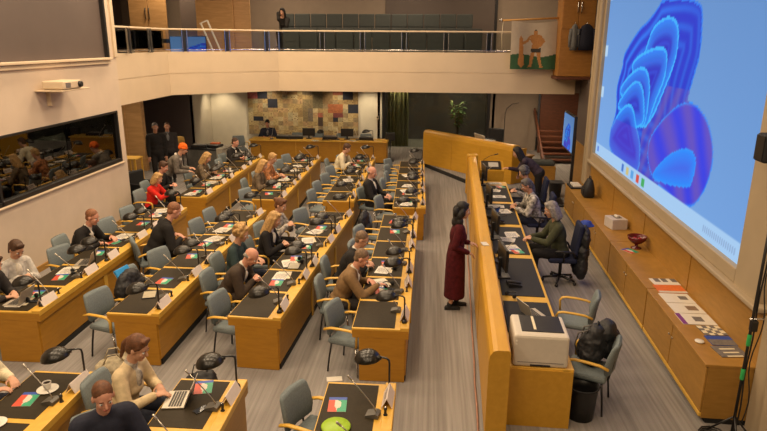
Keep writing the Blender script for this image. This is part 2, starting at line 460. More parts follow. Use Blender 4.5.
MB().box((.1, 0, 1.5), (.28, .03, .04), .005, 0, Matrix.Rotation(R_(-22), 4, 'Y')).build('top_bar', PAPER, o)
MB().box((.35, 0, .45), (.5, .05, .04), .005).build('rest_bar', BLK, o)
MB().box((.12, .08, .22), (.05, .05, .46), .005).build('leg', BLK, o); MB().box((.55, .08, .22), (.05, .05, .46), .005).build('leg', BLK, o)
o = empty('bench', 'low black bench cabinet behind the rail beside the oak door', 'bench', (-8.9, 21.5, 3.32))
MB().box((0, 0, .86), (1.9, .5, .14), .03).build('bench_top', BLKM, o)
for sx in (-.8, .8): MB().box((sx, 0, .4), (.06, .4, .8), .01).build('bench_leg', BLKM, o)
o = empty('bench', 'black table edge at far left end of the gallery rail', 'bench', (-10.9, 21.5, 3.32))
MB().box((0, 0, .86), (1.2, .5, .14), .03).build('bench_top', BLKM, o)
for sx in (-.5, .5): MB().box((sx, 0, .4), (.06, .4, .8), .01).build('bench_leg', BLKM, o)
# gallery seats: two stepped rows
structure(MB().box((-1.6, 23.9, 3.6), (8.0, 2.1, .56)).build('floor_gallery_step', DKGREY))
def gallery_seat():
    o = empty('gallery_seat', '', 'seat')
    MB().box((0, 0, .52), (.57, .46, .12), .03).build('seat', FABD, o)
    MB().box((0, .24, .92), (.575, .09, .74), .035, 0, None).box((0, .19, .86), (.56, .02, .012), 0).build('backrest', FABD, o)
    MB().box((0, .05, .24), (.3, .3, .46), .02).build('base', BLK, o)
    return Proto(o)
GSEAT = gallery_seat()
ORD = ['first', 'second', 'third', 'fourth', 'fifth', 'sixth', 'seventh', 'eighth', 'ninth', 'tenth', 'eleventh', 'twelfth', 'thirteenth']
for k in range(12):
    GSEAT.put((-5.35+k*.6, 23.4, 3.89), 0, 'dark teal gallery seat, %s from left in raised row' % ORD[k], 'gallery seats in the raised row')
for k in range(11):
    GSEAT.put((-4.6+k*.6, 20.6, 3.33), 0, 'dark teal gallery seat, %s from left in row behind the rail' % ORD[k], 'gallery seats behind the rail')

# right wall
def STM(): return Matrix.Rotation(YAW_ST, 4, 'Z')
def stbox(b, s0, s1, t0, t1, z0, z1, bev=0, mi=0):
    return b.box(((t0+t1)/2, (s0+s1)/2, (z0+z1)/2), (t1-t0, s1-s0, z1-z0), bev, mi, STM())
b = MB(); stbox(b, 3., 16.2, 3.58, 3.8, 0, H_CEIL); structure(b.build('wall_right', CREAM))
b = MB(); stbox(b, 16.2, 19.4, 3.75, 3.95, 0, 1.35); structure(b.build('wall_right_panelled', WOODC))
b = MB(); stbox(b, 16.2, 19.4, 3.78, 3.95, 1.35, 3.2); structure(b.build('wall_right_dark', DKPAN))
cp = empty('cupboard', 'tall orange wood cupboard with double doors beside the flag', 'cupboard', (3.66, 18.25, 3.28))
MB().box((.45, .35, 1.9), (.92, .7, 3.8), .008).build('body', WOODO, cp)
for k in range(2):
    d = MB().box((.225+k*.45, -.012, 2.5), (.435, .024, 2.4), .005).build('door', WOODO, cp)
    x = .40 if k == 0 else .50
    MB().tube([(x, -.02, 1.72), (x, -.06, 1.75), (x, -.06, 2.0), (x, -.02, 2.03)], .014, 8).build('handle', CHR, d)
MB().box((.45, .3, -.05), (1.0, .85, .08), .01).build('base_shelf', DKWOOD, cp)
b = MB(); stbox(b, 18.1, 19.1, 4.5, 4.6, 0, 2.7); structure(b.build('wall_stair_side', DKWOOD))
# stair treads seen at the far right under the balcony
st = empty('staircase', 'dark red-brown wooden stair at far right under the balcony', 'staircase', (4.5, 22.6, 0))
for k in range(6):
    MB().box((.25, .28*k-.3, .17*k+.12), (1.1, .3, .05), .008).build('tread', DKWOOD, st)
MB().box((-.32, .9, 1.0), (.06, 3.0, .25), .01, 0, Matrix.Translation((0, .9, .85)) @ Matrix.Rotation(R_(31), 4, 'X') @ Matrix.Translation((0, -.9, -1.0))).build('stringer', DKWOOD, st)
# screen wallpaper ------------------------------------------------
SS0, SS1, SZ0, SZ1 = 7.29, 15.35, 1.62, 6.15
# camera model reused to lay out the picture on the screen at its real size
def in_poly(x, y, P):
    c = False; n = len(P)
    for i in range(n):
        x1, y1 = P[i]; x2, y2 = P[i-1]
        if (y1 > y) != (y2 > y) and x < (x2-x1)*(y-y1)/(y2-y1)+x1: c = not c
    return c
def dist_poly(x, y, P):
    d = 9.
    n = len(P)
    for i in range(n):
        x1, y1 = P[i]; x2, y2 = P[i-1]
        dx, dy = x2-x1, y2-y1; L = dx*dx+dy*dy
        t = max(0, min(1, ((x-x1)*dx+(y-y1)*dy)/L)) if L else 0
        d = min(d, math.hypot(x-x1-t*dx, y-y1-t*dy))
    return d
def smooth_poly(P, k=2):
    for _ in range(k):
        Q = []
        for i in range(len(P)):
            a = P[i]; c = P[(i+1) % len(P)]
            Q.append((a[0]*.75+c[0]*.25, a[1]*.75+c[1]*.25)); Q.append((a[0]*.25+c[0]*.75, a[1]*.25+c[1]*.75))
        P = Q
    return P
SP = {
 'back': [(0.471, 0.736), (0.448, 0.708), (0.385, 0.657), (0.331, 0.637), (0.245, 0.564), (0.201, 0.511), (0.206, 0.464), (0.193, 0.443), (0.164, 0.358), (0.194, 0.264), (0.158, 0.170), (0.158, 0.175), (0.147, 0.092), (0.219, 0.048), (0.533, 0.042), (0.660, 0.034), (0.774, 0.049), (0.822, 0.124), (0.841, 0.199), (0.837, 0.271), (0.799, 0.342), (0.742, 0.381), (0.694, 0.386), (0.687, 0.386), (0.702, 0.455), (0.721, 0.531), (0.713, 0.621), (0.694, 0.710)],
 'p1': [(0.395, 0.565), (0.423, 0.633), (0.496, 0.667), (0.561, 0.662), (0.597, 0.616), (0.602, 0.516), (0.555, 0.408), (0.502, 0.288), (0.447, 0.240), (0.366, 0.384), (0.374, 0.505)],
 'p2': [(0.290, 0.489), (0.356, 0.529), (0.471, 0.560), (0.531, 0.555), (0.550, 0.514), (0.548, 0.439), (0.507, 0.357), (0.469, 0.244), (0.437, 0.236), (0.374, 0.348), (0.302, 0.439)],
 'p3': [(0.203, 0.376), (0.299, 0.451), (0.379, 0.482), (0.430, 0.462), (0.460, 0.396), (0.460, 0.302), (0.448, 0.239), (0.403, 0.228), (0.325, 0.340), (0.216, 0.324)],
 'p4': [(0.181, 0.276), (0.263, 0.370), (0.344, 0.424), (0.397, 0.406), (0.428, 0.344), (0.448, 0.239), (0.329, 0.211), (0.261, 0.263)],
 'p5': [(0.158, 0.170), (0.209, 0.253), (0.291, 0.315), (0.347, 0.306), (0.391, 0.225), (0.440, 0.175), (0.452, 0.032), (0.308, 0.026), (0.171, 0.059), (0.144, 0.105), (0.155, 0.187)],
 'right': [(0.526, 0.071), (0.479, 0.186), (0.551, 0.288), (0.634, 0.362), (0.694, 0.386), (0.742, 0.381), (0.799, 0.342), (0.837, 0.271), (0.841, 0.199), (0.822, 0.124), (0.774, 0.049), (0.656, 0.052)],
 'r2': [(0.526, 0.071), (0.625, 0.188), (0.706, 0.236), (0.760, 0.235), (0.774, 0.200), (0.767, 0.145), (0.760, 0.115), (0.617, 0.075)],
}
SP = {k: smooth_poly([(u*1.78, v) for u, v in P]) for k, P in SP.items()}
def lerp(a, b, t): t = max(0, min(1, t)); return tuple(x*(1-t)+y*t for x, y in zip(a, b))
def screen_col(u, v):
    x = u*1.78; y = v
    if v < .055:
        c = (.36, .58, .86)
        k = int((u-.30)/.022)
        if .30 < u < .50 and k % 2 == 0 and .012 < v < .044: c = [(.06, .18, .6), (.6, .5, .2), (.1, .35, .75), (.65, .08, .05), (.05, .4, .12)][(k//2) % 5]
        if .84 < u < .97 and int(u*260) % 2 and .016 < v < .040: c = (.25, .38, .62)
        if .02 < u < .04 and .016 < v < .044: c = (.10, .22, .7)
        return c
    bg = lerp((.19, .40, .80), (.095, .235, .53), v*.75+u*.3)
    if u < .03 and (.5 < v < .56 or .3 < v < .35 or .78 < v < .8): return (.45, .65, .85)
    col = None
    order = ['back', 'p1', 'p2', 'p3', 'p4', 'p5', 'right', 'r2']
    for nme in order:
        P = SP[nme]
        if not in_poly(x, y, P): continue
        d = dist_poly(x, y, P)
        deep = (.030, .035, .66); az = (.02, .24, .93); vio = (.16, .10, .58)
        if nme in ('right', 'r2'):
            f = .5+.5*math.sin((x*1.0+y*.9)*30+math.sin(x*9)*1.2)
            c = lerp((.030, .045, .75), (.14, .085, .46), f*.75)
            if nme == 'r2': c = lerp((.01, .26, .98), (.06, .06, .72), d*10)
            if d < .010: c = lerp((.02, .30, .98), c, d/.010)
        elif nme == 'back':
            f = .5+.5*math.sin(d*105+x*4)
            f = f*f
            c = lerp((.012, .035, .60), (.02, .21, .92), f*(.35+.65*min(1, max(0, (1.05-x)*1.2+(y-.35)*.6))))
            if d < .010: c = (.02, .20, .85)
            if y < .42 and x > .78: c = lerp(c, (.13, .09, .46), .45+.3*math.sin(x*60-y*40))
        else:
            f = d/.085
            c = lerp((.02, .27, .97), (.018, .018, .52), f)
            k = .5+.5*math.sin(d*150)
            c = lerp(c, (.03, .16, .92), .3*k*k)
            if d < .011: c = (.04, .46, 1.0)
            if y < .22: c = lerp(c, (.08, .04, .60), .5)
        col = c
    return col or bg
tv = empty('projection_screen', 'huge lit blue projection screen in pale frame on the right wall', 'screen')
def scr(u, v):
    return ST(SS1-u*(SS1-SS0), 3.5, SZ0+v*(SZ1-SZ0))
col_grid('picture', scr, 260, 146, screen_col, attr_mat('screen_light', 1.0), tv, True)
b = MB()
stbox(b, SS1, SS1+.14, 3.42, 3.56, 1.40, H_CEIL-.02, .015); stbox(b, SS0-.62, SS0, 3.42, 3.56, 1.40, H_CEIL-.02, .015)
stbox(b, SS0, SS1, 3.42, 3.56, 1.44, SZ0, .015)
stbox(b, SS0, SS1, 3.42, 3.56, SZ1, H_CEIL-.02, .015)
b.build('frame', FRAME, tv)
b = MB(); stbox(b, SS0-.75, SS1+.14, 3.34, 3.56, 1.38, 1.44, .015); b.build('frame_ledge', FRAME, tv)
b = MB(); stbox(b, SS1+.12, SS1+.6, 3.34, 3.62, .76, H_CEIL, .03); stbox(b, SS1+.34, SS1+.36, 3.33, 3.35, .76, H_CEIL); structure(b.build('trim_7', FRAME))
b = MB(); stbox(b, 6.5, SS1+.12, 3.46, 3.60, .75, 1.375, .004)
for s in (8.7, 10.9, 13.1): stbox(b, s-.006, s+.006, 3.45, 3.47, .76, 1.37)
structure(b.build('wall_right_lower', WOODC))
b = MB(); stbox(b, 3.2, 6.49, 3.43, 3.6, 0, 1.38); structure(b.build('wall_right_near', FRAME))
o = empty('display_screen', 'lit blue display standing behind the balcony rail', 'display', (-8.0, 20.6, 3.34))
MB().box((0, 0, .58), (1.25, .04, .85), .008).build('housing', BLK, o)
MB().box((-.4, 0, .07), (.06, .3, .14), .008).build('foot', BLK, o); MB().box((.4, 0, .07), (.06, .3, .14), .008).build('foot', BLK, o)
col_grid('picture', lambda u, v: (-.60+u*1.2, -.022, .18+v*.80), 30, 20, lambda u, v: screen_col(.03+u*.5, .2+v*.7), attr_mat('display_light', .5), o)
# cabinets under the screen
def cabinet(s0, s1, label, ndoor):
    o = empty('cabinet', label, 'cabinet', ST((s0+s1)/2, 3.2), YAW_ST, 'low cabinets under the screen')
    L = s1-s0
    MB().box((.0, 0, .40), (.50, L-.01, .66), .004).build('body', WOODC, o)
    MB().box((-.01, 0, .735), (.56, L, .035), .006).build('top', WOODC, o)
    MB().box((.03, 0, .035), (.44, L-.04, .07)).build('plinth', BLKM, o)
    w = L/ndoor
    for k in range(ndoor):
        y = -L/2+w*(k+.5)
        d = MB().box((-.262, y, .425), (.022, w-.02, .56), .005).build('door', WOODC, o)
        MB().lathe([(0, 0), (.014, .004), (.014, .014), (.006, .02), (.006, .03)], 10, 0, Matrix.Translation((-.296, y+(w/2-.06)*(1 if k % 2 == 0 else -1), .55)) @ Matrix.Rotation(R_(90), 4, 'Y')).build('knob', BRASS, d)
    MB().box((-.262, 0, .11), (.03, L-.02, .05), .006).build('bottom_rail', WOODE, o)
    return o
cabinet(6.50, 8.72, 'low wood cabinet nearest the camera, with magazines fanned on top', 2)
cabinet(8.74, 10.95, 'low wood cabinet under the screen with the red bowl on it', 2)
cabinet(10.97, 13.3, 'low wood cabinet under the screen with the paper box on it', 2)
cabinet(13.32, 15.7, 'low wood cabinet farthest from the camera, carrying a black bag', 2)

# ------------------------------------------------------------------ desks
def block(label, p0, p1, n, w=.72, h=.75):
    """a straight desk block; p0/p1 = near and far outer corners, n seats"""
    v = Vector((p1[0]-p0[0], p1[1]-p0[1], 0)); L = v.length
    rz = math.atan2(v.y, v.x)-math.pi/2
    o = empty('council_desk', label, 'desk', (p0[0], p0[1], 0), rz, 'long council desks')
    k = L/n
    MB().box((-w/2, L/2, h-.037), (w, L, .05), .004, 0).build('desktop', WOODE, o)
    b = MB(); b.box((-.055, L/2, h-.005), (.11, L, .034), .008); b.build('outer_rim', WOODE, o)
    for i in range(n):
        MB().box((-w/2-.085, k*(i+.5), h-.014), (w-.19, k-.07, .014), .003).build('writing_mat', MATT, o)
    MB().box((-.05, L/2, .395), (.03, L-.03, .60), .003).build('front_panel', WOOD, o)
    MB().box((-.02, L/2, .655), (.035, L-.0, .11), .006).build('front_rail', WOOD, o)
    MB().box((-.06, L/2, .04), (.05, L-.1, .08)).build('plinth', BLKM, o)
    for i in range(0, n+1, 2):
        y = min(max(k*i, .015), L-.015)
        if i in (0, n): MB().box((-w/2+.02, y, .345), (w-.14, .03, .68), .003).build('end_panel', WOOD, o)
        else: MB().box((-w/2+.06, y, .375), (w-.25, .03, .62), .003).build('end_panel', WOOD, o)
        if 0 < i < n: MB().box((-.03, y, .36), (.02, .10, .70), .004).build('pilaster', WOODE, o)
    for y in (.012, L-.012): MB().box((-w/2, y, .665), (w-.01, .028, .11), .004).build('end_rail', WOOD, o)
    return dict(o=o, rz=rz, L=L, k=k, n=n, w=w, p0=Vector((p0[0], p0[1], 0)), h=h)
def at(B, x, y, z=0.):
    return B['p0'] + Matrix.Rotation(B['rz'], 3, 'Z') @ Vector((x, y, z))
BL = {}
SPEC = [
 ('middle', 'wall', (-5.04, 7.07), (-5.10, 12.35)),
 ('middle', 'second', (-3.44, 7.12), (-3.36, 12.30)),
 ('middle', 'third', (-1.83, 7.13), (-1.50, 12.35)),
 ('middle', 'aisle', (-.17, 6.97), (-.15, 12.25)),
 ('back', 'wall', (-5.02, 13.31), (-5.06, 18.6)),
 ('back', 'second', (-3.22, 13.25), (-3.27, 18.6)),
 ('back', 'third', (-1.61, 13.27), (-1.58, 18.7)),
 ('back', 'aisle', (.0, 12.85), (-.08, 18.2)),
 ('front', 'second', (-3.46, 3.88), (-3.46, 5.66)),
 ('front', 'third', (-1.83, 3.86), (-1.83, 5.64)),
 ('front', 'aisle', (-.26, 3.92), (-.26, 5.70)),
]
ROWN = {'wall': 'wall-side', 'second': 'second-row', 'third': 'third-row', 'aisle': 'aisle-side'}
BLN = {'front': 'front', 'middle': 'middle', 'back': 'far'}
for bk, rw, a, c in SPEC:
    n = 2 if bk == 'front' else 6
    BL[bk, rw] = block('long orange beech desk with dark mats, %s of the %s desks' % (ROWN[rw], BLN[bk]), a, c, n)
NTH = ['nearest', 'second', 'third', 'fourth', 'fifth', 'farthest']
def seatname(bk, rw, i):
    if bk == 'front': return '%s seat of the front %s desk' % (['nearest', 'second'][i], ROWN[rw])
    return '%s seat of the %s %s desk' % (NTH[i], BLN[bk], ROWN[rw])

# chair prototype: faces +X, origin on the floor under the seat
def make_chair():
    o = empty('armchair', '', 'chair')
    MB().box((.02, 0, .44), (.48, .47, .075), .034, 0, None, 3).build('seat', FAB, o)
    b = MB()
    rings = []
    for (z, w_, x, t) in ((.50, .19, -.225, .020), (.52, .215, -.225, .034), (.61, .232, -.228, .038), (.74, .230, -.25, .036), (.845, .215, -.275, .032), (.88, .195, -.283, .020)):
        r = []
        for q in range(16):
            a = 2*math.pi*q/16
            cx_ = math.copysign(abs(math.cos(a))**.35, math.cos(a)); cy_ = math.copysign(abs(math.sin(a))**.6, math.sin(a))
            yv = cx_*w_
            r.append((x+cy_*t-.05*(1-(yv/.24)**2)+.03, yv, z))
        rings.append(r)
    b.ring_loft(rings); b.build('backrest', FAB, o)
    for sy in (-1, 1):
        pts = [(-.24, sy*.265, .62), (-.14, sy*.27, .655), (0, sy*.275, .665), (.14, sy*.275, .665), (.20, sy*.273, .65), (.225, sy*.27, .61), (.215, sy*.265, .45)]
        MB().tube(pts, .026, 10, 0, False, None, .62).build('armrest', WOODE, o)
    for sx, sy in ((1, -1), (1, 1), (-1, -1), (-1, 1)):
        MB().tube([(sx*.17, sy*.2, .42), (sx*.20, sy*.22, .2), (sx*.22, sy*.235, .0)], .0125, 8).build('leg', CHR if sx > 0 else BLK, o)
    b = MB()
    b.tube([(-.17, -.2, .41), (.17, -.2, .41), (.17, .2, .41), (-.17, .2, .41)], .012, 8, 0, True)
    for sy in (-.12, .12): b.tube([(-.1, sy, .40), (-.235, sy, .44), (-.262, sy, .60), (-.275, sy, .74)], .012, 8)
    b.build('frame', BLK, o)
    return Proto(o)
CHAIR = make_chair()
def make_lamp():
    o = empty('desk_lamp', '', 'lamp')
    MB().lathe([(.0, 0), (.034, 0), (.036, .012), (.03, .03), (.014, .045), (.0, .05)], 18).build('base', BLK, o)
    MB().tube([(0, 0, .03), (0, 0, .31), (-.005, 0, .345), (-.03, 0, .36), (-.13, 0, .36)], .0105, 8).build('arm', BLK, o)
    MB().lathe([(.0, 0), (.018, 0), (.02, .03), (.014, .07), (.0, .072)], 12, 0, Matrix.Translation((-.095, 0, .345)) @ Matrix.Rotation(R_(-90), 4, 'Y')).build('joint', BLK, o)
    M = Matrix.Translation((-.25, 0, .29)) @ Matrix.Rotation(R_(-8), 4, 'Y') @ Matrix.Diagonal((1.0, .92, 1.25, 1))
    MB().lathe([(.132, 0), (.142, .004), (.138, .022), (.118, .05), (.085, .072), (.045, .084), (.012, .087), (.0, .0872)], 28, 0, M, True, False).lathe([(.130, .004), (.11, .045), (.06, .07), (0, .075)], 28, 0, M, True, False).build('shade', SHADE, o)
    MB().ell((-.25, 0, .315), (.03, .03, .035)).build('bulb', CHINA, o)
    return Proto(o)
LAMP = make_lamp()
def make_mic():
    o = empty('microphone', '', 'microphone')
    MB().prism([(-.07, 0), (.06, 0), (.06, .035), (.03, .05), (-.07, .02)], 'y', -.055, .055).build('console', mat('mic_console_grey', (.10, .09, .075), .4), o)
    MB().tube([(.03, 0, .04), (0, 0, .10), (-.08, 0, .20), (-.17, 0, .30), (-.22, 0, .355)], .0055, 6).build('gooseneck', BRASS, o)
    MB().cap((-.22, 0, .355), (-.25, 0, .387), .010, .012).build('capsule', BRASS, o)
    MB().box((-.02, .0, .034), (.02, .06, .008), .002, 0, Matrix.Rotation(R_(-16), 4, 'Y')).build('button', PAPER, o)
    return Proto(o)
MIC = make_mic()
def make_plate():
    o = empty('name_plate', '', 'name plate')
    MB().prism([(-.055, 0), (-.003, .105), (.003, .105), (.055, 0), (.050, 0), (0, .098), (-.050, 0)], 'y', -.15, .15).build('card', CARD, o)
    b = MB()
    for k, (z, a, c) in enumerate(((.075, -.10, .09), (.05, -.12, .05))):
        b.box((0, (a+c)/2, 0), (.001, c-a, .010), 0, 0, Matrix.Translation((-.058+z*.5+.003-.002, 0, z)) @ Matrix.Rotation(R_(26), 4, 'Y'))
    b.build('printed_lines', INK, o)
    return Proto(o)
PLATE = make_plate()
def make_stand():
    o = empty('connector', '', 'connector')
    MB().lathe([(0, 0), (.022, 0), (.022, .006), (.013, .012), (.013, .05), (.017, .055), (.017, .075), (0, .08)], 12).build('body', BLK, o)
    MB().lathe([(.010, .078), (.010, .09), (0, .09)], 10).build('ring', CHR, o)
    return Proto(o)
PLUG = make_stand()
def make_leaflet():
    def mi(u, v):
        if (u-.52)**2+((v-.5)*.72)**2 < .035: return 3
        if v > .80: return 1
        if u < .48: return 0 if u+v*.2 < .5 else 3
        return 2
    b = MB(); b.grid(lambda u, v: ((u-.5)*.18, (v-.5)*.25, .005), 20, 26, mi, False)
    b.box((0, 0, .0022), (.18, .25, .0044), 0, 3)
    return Proto(tag(b.build('leaflet', [RED, BLUE, GREEN, WHT], None, None, None, False), '', 'leaflet'))
LEAFLET = make_leaflet()
def make_papers():
    o = empty('paper_sheets', '', 'papers')
    MB().box((0, 0, .002), (.21, .297, .004), 0, 0).build('sheet', PAPER, o)
    b = MB()
    for k in range(9): b.box((.085-k*.02, -.01+.01*(k % 3), .0046), (.006, .22-.03*(k % 3), .0006))
    b.build('text_lines', INK, o)
    MB().box((.012, .02, .006), (.21, .297, .003), 0, 0, Matrix.Rotation(R_(7), 4, 'Z') @ Matrix.Translation((.03, .03, -.0055+.0015-.0035))).build('sheet', CREAMP, o)
    return Proto(o)
PAPERS = make_papers()
def make_laptop():
    o = empty('laptop', '', 'laptop')
    MB().box((0, 0, .009), (.22, .31, .016), .006).build('base', SILVER, o)
    b = MB()
    for i in range(5):
        for j in range(13): b.box((-.005+.09-.026*i-.02, -.126+.021*j, .0185), (.02, .017, .003), .001, 0)
    b.build('keyboard', KEYS, o)
    M = Matrix.Translation((.11, 0, .016)) @ Matrix.Rotation(R_(22), 4, 'Y')
    l = MB().box((0, 0, .105), (.008, .31, .21), .003, 0, M).build('lid', SILVER, o)
    MB().box((-.0048, 0, .108), (.001, .288, .185), 0, 0, M).build('display', BLK, l)
    return Proto(o)
LAPTOP = make_laptop()
def make_tablet():
    o = empty('tablet_case', '', 'tablet')
    MB().box((0, 0, .006), (.19, .26, .012), .004).build('cover', BLKM, o)
    MB().box((.0, 0, .0125), (.165, .235, .002), 0).build('display', mat('tablet_page', (.42, .37, .26), .3), o)
    return Proto(o)
TABLET = make_tablet()
def make_cup():
    o = empty('cup', '', 'cup')
    MB().lathe([(0, .0), (.09, .004), (.105, .012), (.10, .014), (.05, .009), (0, .009)], 24).build('saucer', CHINA, o)
    MB().lathe([(0, .011), (.026, .011), (.034, .03), (.041, .075), (.043, .09), (.039, .09), (.036, .07), (.028, .03), (0, .024)], 22).build('body', CHINA, o)
    MB().lathe([(.0375, .078), (0, .078)], 20).build('coffee', COFFEE, o)
    MB().tube([(.038, 0, .075), (.06, 0, .07), (.063, 0, .05), (.05, 0, .035), (.034, 0, .035)], .005, 7).build('handle', CHINA, o)
    return Proto(o)
CUP = make_cup()
def make_mouse():
    o = empty('headset', '', 'headset')
    MB().tube([(.0, -.075, .02), (0, -.07, .07), (0, -.03, .115), (0, .03, .115), (0, .07, .07), (0, .075, .02)], .008, 8, 0, False, Matrix.Rotation(R_(72), 4, 'Y') @ Matrix.Translation((-.015, 0, 0))).build('band', BLK, o)
    for sy in (-.075, .075):
        MB().lathe([(0, -.014), (.03, -.012), (.034, 0), (.03, .014), (0, .016)], 14, 0, Matrix.Translation((.015, sy, .034)) @ Matrix.Rotation(R_(90), 4, 'X')).build('ear_cup', BLKM, o)
    return Proto(o)
HEADSET = make_mouse()
def make_phone():
    o = empty('phone', '', 'phone')
    MB().box((0, 0, .0045), (.15, .074, .009), .003).build('body', BLK, o)
    MB().box((0, 0, .0092), (.138, .066, .0006)).build('display', mat('phone_display', (.03, .035, .045), .1), o)
    return Proto(o)
PHONE = make_phone()
def make_glass():
    o = empty('tumbler', '', 'glass')
    MB().lathe([(0, 0), (.03, 0), (.036, .10), (.034, .10), (.028, .008), (0, .008)], 18).build('body', GLASS, o)
    return Proto(tag(o, '', 'glass'))

rnd = random.Random(4)
# who sits where (pelvis offset from the inner desk edge, filled in below)
OCC = {}
def furnish(bk, rw, i):
    B = BL[bk, rw]; k = B['k']; y0 = k*i; yc = y0+k/2; w = B['w']; h = B['h']; sn = seatname(bk, rw, i)
    r = rnd.random
    # lamps stand in pairs at every second seam
    ly = y0+.16 if i % 2 == 0 else y0+k-.16
    lz = LAMP.put(at(B, -.065, ly, h+.012), B['rz']+R_((r()-.5)*50), 'black domed desk lamp at the '+sn, 'domed desk lamps along the council desks')
    mic_y = yc+(.10 if i % 2 == 0 else -.10)+(r()-.5)*.1
    MIC.put(at(B, -.19, mic_y, h-.006), B['rz']+R_((r()-.5)*50), 'slender gooseneck microphone at the '+sn, 'gooseneck desk microphones')
    PLATE.put(at(B, -.065, yc-(.12 if i % 2 == 0 else -.12)+(r()-.5)*.08, h+.012), B['rz']+R_((r()-.5)*10), 'pale folded name card at the '+sn, 'name cards on the desk rims')
    PLUG.put(at(B, -.075, yc+(.14 if i % 2 == 0 else -.14), h+.012), 0, 'small black socket post at the '+sn, 'socket posts on the desk rims')
    used = OCC.get((bk, rw, i))
    hm = h-.006
    if bk == 'front' and rw == 'aisle' and i == 1:
        LEAFLET.put(at(B, -.56, yc+.02, hm), B['rz']+R_(4), 'red, green and blue leaflet at the '+sn, 'coloured leaflets on the desks')
    elif (r() < (.4 if bk == 'back' else .55) or used) and not (i == 0 and bk == 'middle' and rw != 'wall'):
        LEAFLET.put(at(B, -.44+(r()-.5)*.06, yc+(.12 if i % 2 == 0 else (.28 if (bk, rw) == ('front', 'third') else -.12))+(r()-.5)*.06, hm), B['rz']+R_((r()-.5)*30), 'red, green and blue leaflet at the '+sn, 'coloured leaflets on the desks')
    lit = (bk, rw, i)
    if (used or r() < .25) and bk != 'front' and not (i == 0 and bk == 'middle' and rw != 'wall'):
        PAPERS.put(at(B, -.46+(r()-.5)*.05, yc-(.16 if i % 2 == 0 else -.16), hm), B['rz']+R_((r()-.5)*50), 'loose white printed sheets at the '+sn, 'loose papers on the desks')
    if used and r() < .6:
        PHONE.put(at(B, -.30, yc-.05+(r()-.5)*.2, hm), B['rz']+R_(90*r()), 'black phone lying at the '+sn, 'phones on the desks')
    if (used and bk != 'front' and r() < .55) or (not used and bk == 'back' and r() < .3):
        HEADSET.put(at(B, -.33, yc+.05*(1 if i % 2 else -1), hm), B['rz']+R_(r()*180), 'black headset lying at the '+sn, 'headsets on the desks')
# ------------------------------------------------------------------ people
BAKE = []
def skinmat(name, c): return mat(name, c, .55, 0, .06, 20, .05, .4)
SK1 = skinmat('skin_fair', (.56, .30, .19)); SK2 = skinmat('skin_tan', (.48, .235, .14)); SK3 = skinmat('skin_pink', (.62, .30, .20))
EYEW = mat('eye_white', (.7, .66, .6), .25); EYED = mat('eye_dark', (.02, .015, .012), .2)
LIP = mat('lip', (.42, .13, .10), .5)
HAIRC = {k: mat('hair_'+k, c, .6, 0, .3, 40, .3, .4) for k, c in dict(black=(.012, .009, .008), brown=(.07, .032, .015), auburn=(.13, .05, .02), blonde=(.45, .27, .10), grey=(.26, .23, .20), darkgrey=(.10, .09, .085), greybrown=(.19, .12, .07), ginger=(.24, .10, .045)).items()}
def cloth(name, c, var=.15): return mat('cloth_'+name, c, .85, 0, var, 18, .35, .25, 30)
def bake(b, name, m, parent, voxel, smooth=2, fac=.5):
    o = b.build(name, m, parent)
    r = o.modifiers.new('r', 'REMESH'); r.mode = 'VOXEL'; r.voxel_size = voxel; r.use_smooth_shade = True
    s = o.modifiers.new('s', 'SMOOTH'); s.iterations = smooth; s.factor = fac
    BAKE.append(o)
    return o
def ik(a, t, l1, l2, hint):
    d = t-a; L = d.length
    if L > (l1+l2)*.995: t = a+d*((l1+l2)*.995/L); d = t-a; L = d.length
    u = d/L; x = (l1*l1-l2*l2+L*L)/(2*L); h = math.sqrt(max(0, l1*l1-x*x))
    n = hint-u*hint.dot(u)
    n = n.normalized() if n.length > 1e-4 else Vector((0, 0, -1))
    return a+u*x+n*h, t
V = Vector
